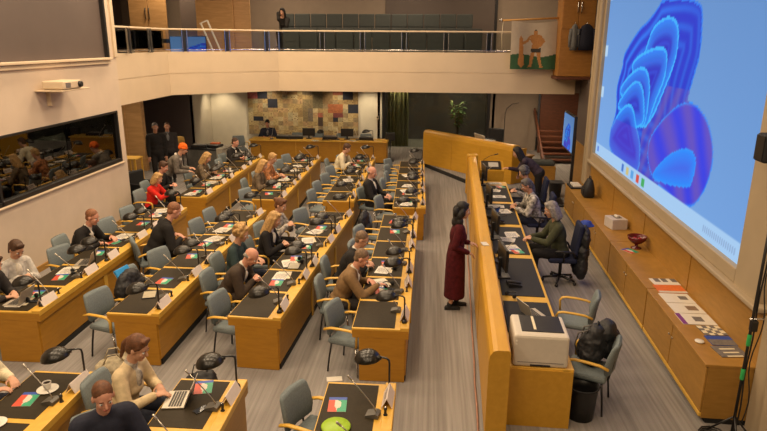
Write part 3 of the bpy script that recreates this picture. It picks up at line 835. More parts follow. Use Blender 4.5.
def person(label, loc, yaw, top, bottom, hair, style, skin=None, pose='sit', lean=12., side=0., hpitch=20., hyaw=0., hands=((.46, .12, .80), (.46, -.12, .80)), female=False, glasses=False, scarf=None, dress=None, scale=1.06, feet=None, shirt=None, fine=True, sleeve=1., twist=0., hat=None, seat_z=.395, curl=.5, beard=False, group=None):
    skin = skin or SK1
    sit = pose == 'sit'
    hz = seat_z+.09 if sit else .93
    if sit: hands = [(a_/scale, b_/scale, c_/scale) for a_, b_, c_ in hands]
    Rl = Matrix.Rotation(R_(lean), 3, 'Y') @ Matrix.Rotation(R_(side), 3, 'X')
    Rl2 = Matrix.Rotation(R_(lean*1.35), 3, 'Y') @ Matrix.Rotation(R_(side), 3, 'X') @ Matrix.Rotation(R_(twist), 3, 'Z')
    pel = V((0, 0, hz))
    waist = pel+Rl @ V((0, 0, .19))
    def ch(x, y, z): return waist+Rl2 @ V((x, y, z))
    chest = ch(0, 0, .15); nb = ch(-.01, 0, .335)
    sw = .165 if female else .190
    sh = {1: ch(0, sw, .275), -1: ch(0, -sw, .275)}
    hl = lean*.75
    nd = Matrix.Rotation(R_(hl), 3, 'Y') @ V((.04, 0, .12))
    hr = Matrix.Rotation(R_(hyaw), 3, 'Z') @ Matrix.Rotation(R_(hpitch), 3, 'Y')
    hc = nb+nd*.95+hr @ V((.015, 0, .085))
    HM = Matrix.Translation(hc) @ hr.to_4x4()
    body = MB(); tb = MB(); pb = MB(); hb = MB()
    M1 = Matrix.Translation(pel) @ Rl.to_4x4(); M2 = Matrix.Translation(waist) @ Rl2.to_4x4()
    fw = .92 if female else 1.
    def torso(b, g):
        b.ell((0, 0, .02), (.125+g, .165+g, .13+g), M1)
        b.ell((.005, 0, .15), (.108+g, .145*fw+g, .15+g), M1)
        b.ell((0, 0, .13), (.115+g, .165*fw+g, .19+g), M2)
        b.ell((0, 0, .20), (.10+g, .17*fw+g, .12+g), M2)
        if female: b.ell((.07, 0, .11), (.075+g*.6, .125, .075+g*.5), M2)
        b.cap(ch(-.01, -sw+.02, .275), ch(-.01, sw-.02, .275), .062+g, .062+g)
        b.cap(ch(-.01, -.11, .285), ch(-.01, 0, .325), .05+g*.8, .055+g*.6); b.cap(ch(-.01, .11, .285), ch(-.01, 0, .325), .05+g*.8, .055+g*.6)
    torso(body, -.012)
    # neck and head
    body.cap(nb+V((0, 0, -.03)), HM @ V((-.02, 0, -.05)), .056, .052)
    body.ell((-.012, 0, .03), (.100, .077, .092), HM)
    body.ell((.028, 0, -.045), (.062, .058, .076), HM)
    body.ell((.056, 0, -.098), (.030, .032, .024), HM)
    body.cap((.085, 0, .008), (.107, 0, -.030), .009, .0145, 10, 0, HM)
    body.cap((.076, -.034, .022), (.076, .034, .022), .013, .013, 8, 0, HM)
    for s in (-1, 1):
        body.ell((-.004, s*.079, -.008), (.021, .011, .032), HM)
        body.ell((.062, s*.036, -.028), (.024, .022, .026), HM)
    body.cap((.078, -.018, -.064), (.078, .018, -.064), .010, .010, 8, 0, HM)
    # arms and hands
    for s, tgt in zip((1, -1), hands):
        t = V(tgt)
        d0 = (t-sh[s]).normalized()
        el, wr = ik(sh[s], t-V((d0.x, d0.y*.6, d0.z*.2)).normalized()*.07, .295, .265, V((-.35, s*.75, -.9)) if sit else V((-.8, s*.35, -.5)))
        body.cap(sh[s], el, .050, .041); body.cap(el, wr, .042, .027)
        if sleeve > .05:
            tb.cap(sh[s], el, .072 if female else .082, .060 if female else .068)
            if sleeve > .5: tb.cap(el, el.lerp(wr, .93), .058 if female else .066, .044)
        # hand: palm, four fingers of unequal length, thumb leaving the side
        fd = (wr-el).normalized(); fd = V((fd.x, fd.y, fd.z*.35-.12 if sit else fd.z)).normalized()
        side_ = fd.cross(V((0, 0, 1)))
        side_ = (side_.normalized() if side_.length > .1 else V((0, 1, 0)))*(s)
        # side_ points to the thumb side (towards the body's middle)
        nrm = fd.cross(side_).normalized()
        if nrm.z > 0: nrm = -nrm
        HMx = Matrix(((fd.x, side_.x, -nrm.x, wr.x), (fd.y, side_.y, -nrm.y, wr.y), (fd.z, side_.z, -nrm.z, wr.z), (0, 0, 0, 1)))
        body.ell((.045, 0, 0), (.055, .040, .017), HMx, 0, 12, 8)
        body.cap((.0, 0, 0), (.03, 0, 0), .026, .024, 10, 0, HMx)
        for q, (yy_, l) in enumerate(((.030, .068), (.0105, .078), (-.0105, .072), (-.030, .056))):
            a = V((.080, yy_, 0)); m_ = a+V((l*.52, yy_*.18, -.010-.012*curl)); e = m_+V((l*.42, yy_*.08, -.016-.030*curl))
            body.cap(a, m_, .0098, .009, 8, 0, HMx); body.cap(m_, e, .009, .0078, 8, 0, HMx)
        a = V((.018, .026, -.004)); m_ = a+V((.034, .030, -.010)); e = m_+V((.030, .008, -.010))
        body.cap(a, m_, .0125, .0105, 8, 0, HMx); body.cap(m_, e, .0105, .009, 8, 0, HMx)
    # legs
    shoes = []
    for k_, s in enumerate((1, -1)):
        hp = pel+V((0, s*.09, -.01))
        if sit: ft = V((.42, s*.12, .085))
        else: ft = V((feet[k_] if feet else (0.0, s*.09, 0))) + V((0, 0, .085))
        kn, an = ik(hp, ft, .43, .43 if sit else .425, V((1, s*.12, .75 if sit else .05)))
        body.cap(hp, kn, .080, .052); body.cap(kn, an, .052, .034)
        body.cap(an, an+V((0, 0, -.04)), .034, .036)
        body.cap(an+V((-.03, 0, -.05)), an+V((.13, 0, -.062)), .034, .026)
        pb.cap(hp, kn, .102, .072); pb.cap(kn, an+V((0, 0, .03)), .070, .056)
        shoes.append(an)
    pb.ell((0, 0, .0), (.145, .182, .14), M1)
    torso(tb, .016 if female else .026)
    if not female or style in ('short', 'bald'): tb.cap(nb+V((0, 0, -.03)), nb+V((.008, 0, .012)), .068, .064)
    ov = bake(body, 'person', skin, None, .0085 if fine else .011, 2, .45)
    ov.location = loc; ov.rotation_euler = (0, 0, yaw); ov.scale = (scale,)*3
    tag(ov, label, 'person', group)
    vx = .014 if fine else .018
    if dress is None: bake(tb, 'top', top, ov, vx, 3)
    if dress is None and bottom: bake(pb, 'trousers', bottom, ov, .018, 3)
    if dress is not None:
        # fitted upper part flowing into a long skirt
        zt = hz+.10
        prof = [(.150, zt), (.175, hz-.02), (.185, hz-.2), (.190, .55), (.20, .20)]
        tb.lathe([(.13, zt+.08)]+prof+[(.0, .20)], 24, 0, Matrix.Diagonal((.86, 1, 1, 1)))
        bake(tb, 'dress', dress, ov, .014, 3)
    sm = BLKM
    for an in shoes:
        b = MB(); b.cap(an+V((-.04, 0, -.052)), an+V((.14, 0, -.060)), .042, .034); b.cap(an+V((0, 0, .01)), an+V((0, 0, -.04)), .042, .044); b.box(tuple(an+V((.045, 0, -.078))), (.25, .075, .014), .005)
        b.build('shoe', sm, ov)
    # hair
    hm = HAIRC[hair] if hair in HAIRC else None
    if style == 'bald':
        for s in (-1, 1): hb.cap((.0, s*.072, .005), (-.06, s*.068, -.01), .016, .02, 10, 0, HM)
        hb.cap((-.075, -.055, -.015), (-.075, .055, -.015), .03, .03, 10, 0, HM)
    elif style == 'shaved':
        hb.ell((-.020, 0, .043), (.0985, .081, .092), HM); hb.ell((-.05, 0, -.02), (.055, .068, .06), HM)
    elif style == 'hat':
        hb.ell((-.022, 0, .062), (.108, .094, .092), HM); hb.cap((-.07, -.05, .02), (-.07, .05, .02), .05, .05, 10, 0, HM)
        hb.tube([(.096*math.cos(a)-.016, .094*math.sin(a), .036+.012*math.cos(a)) for a in [2*math.pi*i/20 for i in range(20)]], .02, 8, 0, True, HM)
    else:
        hb.ell((-.022, 0, .048), (.102, .086, .096), HM)
        hb.ell((-.052, 0, -.015), (.062, .074, .075), HM)
        hb.cap((.045, -.03, .108), (.05, .035, .105), .028, .026, 10, 0, HM)
        for s in (-1, 1): hb.cap((.03, s*.066, .05), (.0, s*.074, .01), .018, .014, 8, 0, HM)
        if style in ('bob', 'long', 'mid'):
            L = {'bob': .14, 'mid': .20, 'long': .30}[style]
            for s in (-1, 1):
                hb.cap((.015, s*.078, .04), (.012, s*.088, -L*.65), .026, .026, 10, 0, HM)
                hb.cap((-.035, s*.070, .02), (-.03, s*.082, -L), .04, .04, 10, 0, HM)
            hb.cap((-.07, 0, .0), (-.085, 0, -L), .065, .06, 12, 0, HM); hb.cap((-.06, -.045, -.02), (-.075, -.05, -L), .05, .045, 10, 0, HM); hb.cap((-.06, .045, -.02), (-.075, .05, -L), .05, .045, 10, 0, HM)
        if style == 'full':
            for s in (-1, 1):
                for q in range(4): hb.ell((-.01-.035*q, s*(.085+.012*math.sin(q*2)), -.02-.05*(q % 3)), (.05, .048, .075), HM)
                hb.ell((-.03, s*.095, -.17), (.06, .055, .08), HM)
            hb.ell((-.08, 0, -.06), (.075, .10, .14), HM); hb.ell((-.085, 0, -.19), (.07, .12, .09), HM); hb.ell((-.03, 0, .07), (.10, .098, .085), HM)
        if style == 'ponytail':
            hb.cap((-.105, 0, .045), (-.135, 0, -.02), .034, .032, 10, 0, HM); hb.cap((-.135, 0, -.02), (-.125, 0, -.17), .032, .016, 10, 0, HM)
        if style == 'bun': hb.ell((-.12, 0, .06), (.045, .05, .045), HM)
        if style == 'curly':
            rr = random.Random(hash(label) % 1000 if False else len(label))
            for _ in range(60):
                a = rr.uniform(-2.4, 2.4)+math.pi; e = rr.uniform(-.9, 1.35)
                hb.ell((-.03+.105*math.cos(a)*math.cos(e), .098*math.sin(a)*math.cos(e), .035+.105*math.sin(e)), (.032, .032, .032), HM, 0, 8, 6)
    if hat: bake(hb, 'hat', hat, ov, .011, 2)
    else: bake(hb, 'hair', hm, ov, .009, 2, .35)
    if beard:
        bb = MB(); bb.cap((.052, -.04, -.075), (.068, 0, -.1), .026, .03, 10, 0, HM); bb.cap((.052, .04, -.075), (.068, 0, -.1), .026, .03, 10, 0, HM)
        bake(bb, 'beard', hm, ov, .009, 2, .4)
    for s in (-1, 1):
        b = MB(); b.ell((.079, s*.033, .002), (.0125, .0135, .0105), HM, 0, 10, 8); b.ell((.0885, s*.033, .002), (.0045, .006, .006), HM, 1, 8, 6)
        b.build('eye', [EYEW, EYED], ov)
        b = MB(); b.tube([(.090, s*.017, .024), (.092, s*.033, .030), (.083, s*.050, .026)], [.003, .0042, .0025], 6, 0, False, HM); b.build('eyebrow', hm or HAIRC['brown'], ov)
    b = MB(); b.ell((.084, 0, -.062), (.009, .025, .0045), HM, 0, 10, 6); b.ell((.083, 0, -.070), (.009, .021, .0055), HM, 0, 10, 6); b.build('mouth', LIP, ov)
    if glasses:
        b = MB()
        for s in (-1, 1):
            b.tube([(.100, s*.034+.024*math.cos(a), .001+.019*math.sin(a)) for a in [2*math.pi*i/16 for i in range(16)]], .0026, 6, 0, True, HM)
            b.tube([(.098, s*.058, .006), (.05, s*.079, .006), (-.01, s*.086, .004)], .0024, 6, 0, False, HM)
        b.tube([(.100, -.011, .004), (.104, 0, .008), (.100, .011, .004)], .0024, 6, 0, False, HM)
        b.build('glasses', BLK, ov)
    if shirt is not None:   # shirt front and collar showing at the jacket opening
        b = MB(); b.ell((.088, 0, .18), (.055, .055, .14), M2, 0, 14, 10); b.cap(nb+V((.0, 0, -.03)), nb+V((.016, 0, .025)), .070, .064)
        bake(b, 'shirt', shirt, ov, .012, 3)
    if scarf is not None:
        b = MB(); b.tube([ch(.0+.085*math.cos(a), .085*math.sin(a), .315-.02*math.cos(a)) for a in [2*math.pi*i/18 for i in range(18)]], .032, 8, 0, True)
        b.cap(ch(.09, .03, .29), ch(.125, .04, .06), .03, .035)
        bake(b, 'scarf', scarf, ov, .012, 2)
    return ov
BLKC = cloth('black', (.016, .014, .013)); CHARC = cloth('charcoal', (.035, .030, .028)); DKBR = cloth('dark_brown', (.055, .038, .026))
TAN = cloth('tan_brown', (.21, .125, .055)); WHC = cloth('white', (.62, .58, .50)); STRIPE = cloth('pale_grey', (.50, .47, .42), .25)
REDC = cloth('bright_red', (.62, .022, .012)); GREYT = cloth('grey_tweed', (.15, .13, .105), .35); CREAMC = cloth('cream', (.66, .58, .40)); HOOD = cloth('beige_hoodie', (.60, .47, .28))
NAVYC = cloth('dark_navy', (.022, .024, .04)); OLIVE = cloth('dark_olive', (.055, .058, .03)); WINE = cloth('wine_red', (.070, .006, .009), .3); PATT = cloth('pale_pattern', (.34, .31, .27), .9)
PATT2 = cloth('grey_pattern', (.16, .15, .15), .8); PLUM = cloth('dark_plum', (.045, .032, .045)); TEALD = cloth('dark_teal', (.03, .05, .05)); ORSTR = cloth('rust_stripe', (.36, .15, .06), .7); GREYC = cloth('mid_grey', (.16, .16, .16))
CAMO = cloth('blonde_brown_knit', (.14, .10, .06), .5); ORH = cloth('orange_wool', (.72, .13, .012)); JEAN = cloth('dark_jean', (.02, .024, .04))

def seated(bk, rw, i, label, top, bottom, hair, style, back=.38, dy=0., turn=0., **kw):
    OCC[bk, rw, i] = (back, dy, turn)
    B = BL[bk, rw]
    p = at(B, -B['w']-back, B['k']*(i+.5)+dy)
    return person(label, p, B['rz']+R_(turn), top, bottom, hair, style, **kw)
PE = []
# middle block, wall side
seated('middle', 'wall', 1, 'person in pale striped shirt with brown ponytail, looking at phone by left wall', STRIPE, JEAN, 'brown', 'ponytail', .36, -.22, -25, lean=8, hpitch=32, female=True, hands=((.40, .02, .86), (.40, -.08, .86)), shirt=WHC)
seated('middle', 'wall', 0, 'person cut off by left edge with hands over laptop', CHARC, JEAN, 'brown', 'short', .40, .0, 0, lean=14, hpitch=25, hands=((.50, .06, .79), (.52, -.12, .79)))
seated('middle', 'wall', 3, 'man in black suit with short reddish hair writing by the left wall', BLKC, BLKC, 'ginger', 'shaved', .34, -.32, 0, lean=22, hpitch=18, skin=SK3, hands=((.62, .22, .82), (.58, -.12, .80)), shirt=WHC, scale=1.1)
# middle block, second row
seated('middle', 'second', 3, 'broad man in black sweater turned away, leaning over the second-row desk', BLKC, BLKC, 'ginger', 'shaved', .68, -.24, 34, lean=24, hpitch=26, skin=SK3, hands=((.52, .20, .80), (.56, -.10, .80)), scale=1.17)
# middle block, third row
seated('middle', 'third', 1, 'bald man in dark brown suit bent over his papers', DKBR, DKBR, 'grey', 'bald', .50, -.14, 0, lean=26, hpitch=42, skin=SK3, hands=((.52, .10, .80), (.54, -.05, .80)), shirt=WHC)
seated('middle', 'third', 2, 'person with wavy blonde hair and dark teal top behind bald man', TEALD, JEAN, 'blonde', 'curly', .66, -.28, 0, lean=8, hpitch=22, female=True)
seated('middle', 'third', 3, 'woman with long blonde hair in black jacket and lanyard', BLKC, BLKC, 'blonde', 'long', .46, -.26, 0, lean=12, hpitch=24, female=True, hands=((.44, .06, .82), (.47, -.10, .82)), shirt=WHC)
seated('middle', 'third', 4, 'woman in black and white patterned top lifting something at desk', PATT, BLKC, 'auburn', 'bun', .56, -.22, -10, lean=8, hpitch=22, female=True, hands=((.44, .0, .94), (.44, -.12, .92)))
# middle block, aisle side
seated('middle', 'aisle', 1, 'man in tan brown jacket with short grey-brown hair reaching across his desk', TAN, CHARC, 'greybrown', 'shaved', .36, -.02, 0, lean=20, hpitch=26, skin=SK3, hands=((.50, .14, .81), (.66, -.12, .84)), shirt=WHC)
seated('middle', 'aisle', 2, 'man in black suit and glasses beside the tan-jacketed man', BLKC, BLKC, 'greybrown', 'shaved', .42, -.08, 0, lean=18, hpitch=24, glasses=True, shirt=WHC)
# far block
seated('back', 'wall', 0, 'blonde person in bright red jacket at near end of far desk', REDC, BLKC, 'blonde', 'bob', .60, -.45, -6, lean=12, hpitch=26, female=True, hands=((.52, .20, .80), (.58, .06, .84)), scale=1.0)
seated('back', 'wall', 1, 'man in black with dark hair behind the red-jacketed person', BLKC, BLKC, 'brown', 'short', .86, -.42, 0, lean=12, hpitch=22, skin=SK3)
seated('back', 'wall', 2, 'blonde person seated beyond the orange-hatted person', CAMO, JEAN, 'blonde', 'mid', .36, .16, 0, lean=16, hpitch=30, female=True, hands=((.48, .1, .82), (.50, -.1, .88)), fine=False)
seated('back', 'wall', 5, 'man in black suit at farthest seat of the wall-side far desk', BLKC, BLKC, 'brown', 'shaved', .20, -.1, -12, lean=10, hpitch=16, skin=SK3, fine=False, shirt=WHC)
seated('back', 'second', 1, 'person with blonde-brown hair and mottled knit, far second row', CAMO, JEAN, 'blonde', 'mid', .32, .1, 0, lean=12, hpitch=22, female=True, fine=False)
seated('back', 'second', 2, 'person with fair hair in rust-striped top, far second row', ORSTR, JEAN, 'blonde', 'short', .28, .1, 0, lean=10, hpitch=24, female=True, fine=False)
seated('back', 'third', 4, 'person in cream sweater with dark hair, hand at face', CREAMC, BLKC, 'brown', 'short', .34, .2, 0, lean=18, hpitch=26, fine=False, hands=((.40, .10, .98), (.48, -.10, .80)))
seated('back', 'aisle', 1, 'balding man in black suit leaning back at the far aisle-side desk', BLKC, BLKC, 'grey', 'bald', .54, -.2, -18, lean=-4, hpitch=14, skin=SK3, hands=((.42, .1, .74), (.42, -.1, .72)), shirt=WHC)
# front block
seated('front', 'third', 1, 'person in beige hooded sweater with brown ponytail typing at laptop', HOOD, JEAN, 'auburn', 'ponytail', .52, .16, -5, lean=12, hpitch=24, female=True, hands=((.46, .04, .80), (.52, -.12, .80)), shirt=PATT)
seated('front', 'third', 0, 'man in dark jacket with thinning brown hair at bottom of view', NAVYC, JEAN, 'auburn', 'shaved', .27, .26, -50, lean=8, hpitch=14, skin=SK3)
seated('front', 'second', 1, 'person in cream top cut off at left edge of front desk', CREAMC, JEAN, 'brown', 'short', .42, .05, 0, lean=0, hpitch=10, hands=((.40, .12, .80), (.40, -.12, .80)))

# standing and others
person('woman with long black hair in wine-red dress standing at the counter', (.50, 9.36, 0), R_(4), None, None, 'black', 'full', pose='stand', lean=3, hpitch=8, hyaw=-6, female=True, dress=WINE, hat=None, hands=((.30, .12, 1.06), (.24, -.16, .98)), scale=1.0, feet=((.05, .08, 0), (-.08, -.08, 0)))
person('man in dark clothes standing nearest the oak panelling', (-8.0, 17.5, 0), R_(-60), BLKC, BLKC, 'darkgrey', 'shaved', pose='stand', lean=0, hpitch=12, hands=((.10, .24, .78), (.10, -.24, .78)), skin=SK2, fine=False)
person('man in dark jacket and grey shirt standing right of another man', (-7.85, 18.0, 0), R_(-65), CHARC, BLKC, 'brown', 'shaved', pose='stand', lean=0, hpitch=5, hands=((.08, .25, .78), (.08, -.25, .78)), shirt=GREYC, fine=False, skin=SK2, scale=1.03)
person('person in orange knitted hat and grey jacket leaning over far desk', (-6.55, 14.75, 0), R_(12), GREYT, BLKC, 'ginger', 'hat', pose='stand', lean=30, hpitch=24, hat=ORH, hands=((.60, .10, 1.02), (.60, -.12, .98)), scarf=WHC, scale=1.04, feet=((-.12, .1, 0), (-.02, -.1, 0)))
person('person in dark top seated behind far desk in front of mosaic', (-5.95, 22.6, 0), R_(-85), NAVYC, BLKC, 'black', 'short', lean=10, hpitch=14, skin=SK2, fine=False, shirt=PATT2)
person('person in black seated in the upper gallery, hand on chin', (-5.35, 23.35, 3.98), R_(-95), BLKC, BLKC, 'black', 'mid', lean=16, hpitch=16, fine=False, hands=((.30, .10, .98), (.22, -.05, 1.12)), female=True)
# ------------------------------------------------------------------ furnish the council desks
CH_OFF = {}
cr = random.Random(9)
SPECIAL = {('middle', 'wall', 2): 'open', }
for bk, rw, a, c in SPEC:
    B = BL[bk, rw]
    for i in range(B['n']):
        furnish(bk, rw, i)
        y = B['k']*(i+.5); occ = OCC.get((bk, rw, i))
        sn = seatname(bk, rw, i)
        if occ:
            back, dy, turn = occ
            p = at(B, -B['w']-back-.03, y+dy)
            CHAIR.put(p, B['rz']+R_(turn), 'occupied grey armchair at the '+sn, 'grey armchairs at the council desks')
        else:
            p = at(B, -B['w']-.04-cr.random()*.10, y-.05+(cr.random()-.5)*.12)
            CHAIR.put(p, B['rz']+R_(-14+(cr.random()-.5)*22), 'empty grey armchair at the '+sn, 'grey armchairs at the council desks')
def desk_item(P, bk, rw, x, y, rz, label, group, dz=0.):
    B = BL[bk, rw]
    return P.put(at(B, x, y, B['h']-.006+dz), B['rz']+R_(rz), label, group)
desk_item(LAPTOP, 'front', 'third', -.60, 1.36, 8, 'open silver laptop in front of hooded person', 'laptops')
desk_item(LAPTOP, 'middle', 'wall', -.50, .30, 0, 'open silver laptop at near end of wall-side middle desk', 'laptops')
desk_item(LAPTOP, 'middle', 'wall', -.40, 1.85, 10, 'open pale laptop beyond the ponytailed person on wall-side desk', 'laptops')
desk_item(TABLET, 'middle', 'second', -.42, .62, 20, 'tablet in black cover on the near end of second-row desk', 'tablets')
desk_item(TABLET, 'middle', 'third', -.36, 1.9, 6, 'tablet in black cover beyond the bald man', 'tablets')
desk_item(TABLET, 'back', 'aisle', -.40, 1.2, 6, 'tablet in black cover in front of balding man', 'tablets')
desk_item(CUP, 'front', 'second', -.36, 1.42, 120, 'white coffee cup and saucer at far end of front second-row desk', 'white cups')
desk_item(CUP, 'front', 'second', -.50, .82, 120, 'white cup on saucer at near seat of front second-row desk', 'white cups')
desk_item(CUP, 'middle', 'wall', -.38, 4.6, 100, 'white cup on saucer at fifth seat of wall-side middle desk', 'white cups')
desk_item(CUP, 'back', 'third', -.40, 2.2, 100, 'white cup on saucer at third seat of far third-row desk', 'white cups')
desk_item(CUP, 'back', 'wall', -.36, 2.9, 100, 'white cup on saucer at fourth seat of far wall-side desk', 'white cups')
o = tag(MB().lathe([(0, 0), (.13, .002), (.14, .018), (.13, .03), (0, .034)], 24).build('seat_disc', LIME, None, V((-.78, 4.90, .744))), 'lime green round disc at bottom edge of front aisle-side desk', 'disc')
# soft items
CRUMPLE = bpy.data.textures.new('crumple', 'CLOUDS'); CRUMPLE.noise_scale = .09; CRUMPLE.noise_depth = 2
def crumple(o, k=.05):
    d = o.modifiers.new('d', 'DISPLACE'); d.texture = CRUMPLE; d.texture_coords = 'LOCAL'; d.strength = k; d.mid_level = .5
def blob(name, label, cat, m, loc, parts, vox=.016, rz=0., straps=None, strapm=None):
    b = MB()
    for c, r in parts: b.ell(c, r)
    o = bake(b, name, m, None, vox, 3); crumple(o); o.location = loc; o.rotation_euler = (0, 0, rz); tag(o, label, cat)
    if straps:
        for s in straps: MB().tube(s, .014, 8, 0, False, None, .5).build('strap', strapm or m, o)
    return o
p = at(BL['middle', 'second'], -.86, 1.10)
blob('jacket', 'black jacket draped over chair at second-row middle desk', 'jacket', NYL, p, [((-.12, 0, .72), (.12, .26, .20)), ((-.10, .1, .6), (.14, .2, .2)), ((-.10, -.14, .62), (.14, .16, .20)), ((.0, 0, .56), (.16, .22, .09))], .016, R_(-12))
p = at(BL['middle', 'second'], -1.04, 1.12)
o = tag(MB().box((0, 0, 0), (.035, .30, .22), .008, 0, Matrix.Rotation(R_(-30), 4, 'Y')).box((-.02, 0, 0), (.02, .28, .20), .004, 1, Matrix.Rotation(R_(-30), 4, 'Y')).build('folder', [BLUEP, PAPER], None, (p.x, p.y, .84), R_(-10)), 'bright blue folder resting on the black jacket over a chair', 'folder')
p = at(BL['middle', 'second'], -.98, .0)
blob('tote_bag', 'beige canvas bag with black pattern lying on floor by hooded person', 'bag', BAGT, (-3.98, 6.85, 0), [((0, 0, .12), (.20, .16, .13)), ((.1, .06, .14), (.14, .13, .12)), ((-.1, .05, .1), (.14, .15, .1))], .016, .4, [[(-.12, -.06, .2), (-.05, -.1, .34), (.06, -.1, .34), (.12, -.05, .22)], [(-.12, .08, .2), (-.05, .05, .36), (.06, .05, .36), (.12, .08, .22)]], BAGT)
blob('handbag', 'black bag on the floor under the nearest third-row middle desk', 'bag', NYL, (-2.75, 6.62, 0), [((0, 0, .11), (.2, .13, .12)), ((.1, .0, .12), (.12, .12, .11))], .016, .3, [[(-.1, 0, .2), (-.06, 0, .34), (.06, 0, .34), (.1, 0, .2)]])
blob('jacket', 'black jacket hanging on chair of the aisle-side middle desk', 'jacket', NYL, at(BL['middle', 'aisle'], -.92, 4.75), [((-.16, 0, .72), (.1, .24, .24)), ((-.12, 0, .55), (.12, .22, .16))], .016, R_(-10))

# back desk, in front of the mosaic
bd = empty('bench_desk', 'wide wooden desk across the hall in front of the mosaic', 'desk', (-3.9, 21.55, 0))
MB().box((0, 0, .40), (4.9, .06, .72), .004).build('front_panel', WOOD, bd)
MB().box((0, .30, .775), (5.0, .75, .045), .008).build('desktop', WOODE, bd)
for x in (-2.44, 2.44): MB().box((x, .32, .38), (.05, .62, .74), .004).build('end_panel', WOOD, bd)
for x in (-.8, .8): MB().box((x, -.035, .40), (.012, .012, .70)).build('joint', WOODE, bd)
MB().box((0, .02, .03), (4.86, .04, .06)).build('plinth', BLKM, bd)
def desk_monitor():
    o = empty('monitor', '', 'monitor')
    MB().box((0, 0, .012), (.20, .16, .02), .006).build('foot', BLK, o)
    MB().box((0, .02, .10), (.05, .03, .18), .006).build('stem', BLK, o)
    MB().box((0, 0, .24), (.46, .035, .28), .008).build('housing', BLK, o)
    MB().box((0, .0185, .245), (.43, .002, .25)).build('display', mat('dim_display', (.02, .025, .03), .15), o)
    return Proto(o)
MON = desk_monitor()
for k, x in enumerate((-2.9, -4.3)):
    MON.put((x, 21.95, .797), 0, ['dark monitor at right of the desk before the mosaic', 'dark monitor at middle of the desk before the mosaic'][k], 'monitors on the back desk')
def equip():
    o = empty('equipment_box', '', 'equipment')
    MB().box((0, 0, .05), (.5, .34, .1), .015).build('housing', BLK, o)
    MB().box((0, -.02, .108), (.42, .22, .02), .006).build('panel', mat('equipment_grey', (.18, .17, .15), .5), o)
    return Proto(o)
EQ = equip()
for k, x in enumerate((-5.2, -4.75, -3.5, -2.2)):
    EQ.put((x, 21.9, .797), R_((k*37) % 20-10), 'low black console box, %s from left on the desk before the mosaic' % ORD[k], 'consoles on the back desk')
LAMP.put((-3.75, 21.75, .797), R_(80), 'black domed desk lamp at middle of desk before mosaic')
LAMP.put((-1.95, 21.75, .797), R_(10), 'black domed desk lamp at right end of desk before mosaic')
for k, x in enumerate((-5.6, -3.2, -2.5)):
    MIC.put((x, 21.7, .797), R_(-90+15*k), 'gooseneck microphone, %s from left on the desk before mosaic' % ORD[k], 'microphones on the back desk')
PAPERS.put((-4.0, 21.5, .797), .6, 'loose sheets on the desk before the mosaic')
PAPERS.put((-2.7, 21.6, .797), 1.2, 'loose sheets at right part of desk before the mosaic')
# chairs behind the back desk
for k, x in enumerate((-5.95, -4.9, -4.1, -3.2, -2.3)):
    CHAIR.put((x, 22.55, 0), R_(-90), 'grey armchair behind desk before the mosaic, %s from left' % ORD[k], 'armchairs behind the back desk')
CHAIR.put((-6.75, 21.6, 0), R_(-60), 'grey armchair standing left of the desk before the mosaic')
tag(MB().box((0, 0, .9), (.34, .2, .3), .03).box((0, 0, .38), (.04, .04, .76), .004).box((0, 0, .02), (.3, .3, .03), .008).build('control_stand', BLK, None, (-1.35, 22.1, 0)), 'black control box on a stand right of the back desk', 'stand')
tag(MB().box((0, 0, .075), (.1, .04, .15), .01).box((0, -.022, .09), (.06, .004, .06), .002, 1).build('wall_thermostat', [FASC, BLK], None, (-2.05, 24.98, 1.15)), 'small pale switch box on cream wall beside dark opening', 'switch')

# AV cart left at the back
av = empty('equipment_table', 'grey covered table loaded with black equipment by the pale wall', 'table', (-7.2, 19.6, 0), R_(-8))
MB().box((0, 0, .40), (1.25, .6, .76), .03).build('cover', mat('grey_table_cloth', (.10, .095, .085), .9, 0, .15, 12, .2), av)
MB().box((0, 0, .80), (1.32, .66, .04), .01).build('top', BLKM, av)
MB().box((.55, -.02, .45), (.22, .64, .8), .02).build('side_cover', mat('pale_cover', (.33, .30, .24), .9, 0, .1, 12), av)
EQ.put((-7.45, 19.5, .82), .1, 'black console box at left on grey covered table')
EQ.put((-7.0, 19.6, .82), -.2, 'black console box at right on grey covered table')
tag(MB().box((0, 0, .02), (.3, .2, .04), .01).build('red_case', mat('orange_red_case', (.55, .12, .03), .5), None, (-6.95, 19.6, .938)), 'small orange-red case on top of equipment at grey covered table', 'case')
tag(MB().lathe([(0, 0), (.16, 0), (.19, .3), (.17, .42), (.1, .44), (0, .43)], 14).build('yellow_bag', mat('mustard_cloth', (.45, .26, .05), .8, 0, .25, 12, .2), None, (-7.9, 18.9, .0+.82)), 'mustard yellow bag on a dark stool beside grey covered table', 'bag')
sd = empty('stool', 'dark stool holding the mustard yellow bag', 'stool', (-7.9, 18.9, 0))
MB().box((0, 0, .79), (.42, .42, .06), .02).build('seat', BLKM, sd)
for sx, sy in ((1, 1), (1, -1), (-1, 1), (-1, -1)): MB().tube([(sx*.15, sy*.15, .77), (sx*.19, sy*.19, 0)], .016, 8).build('leg', BLK, sd)
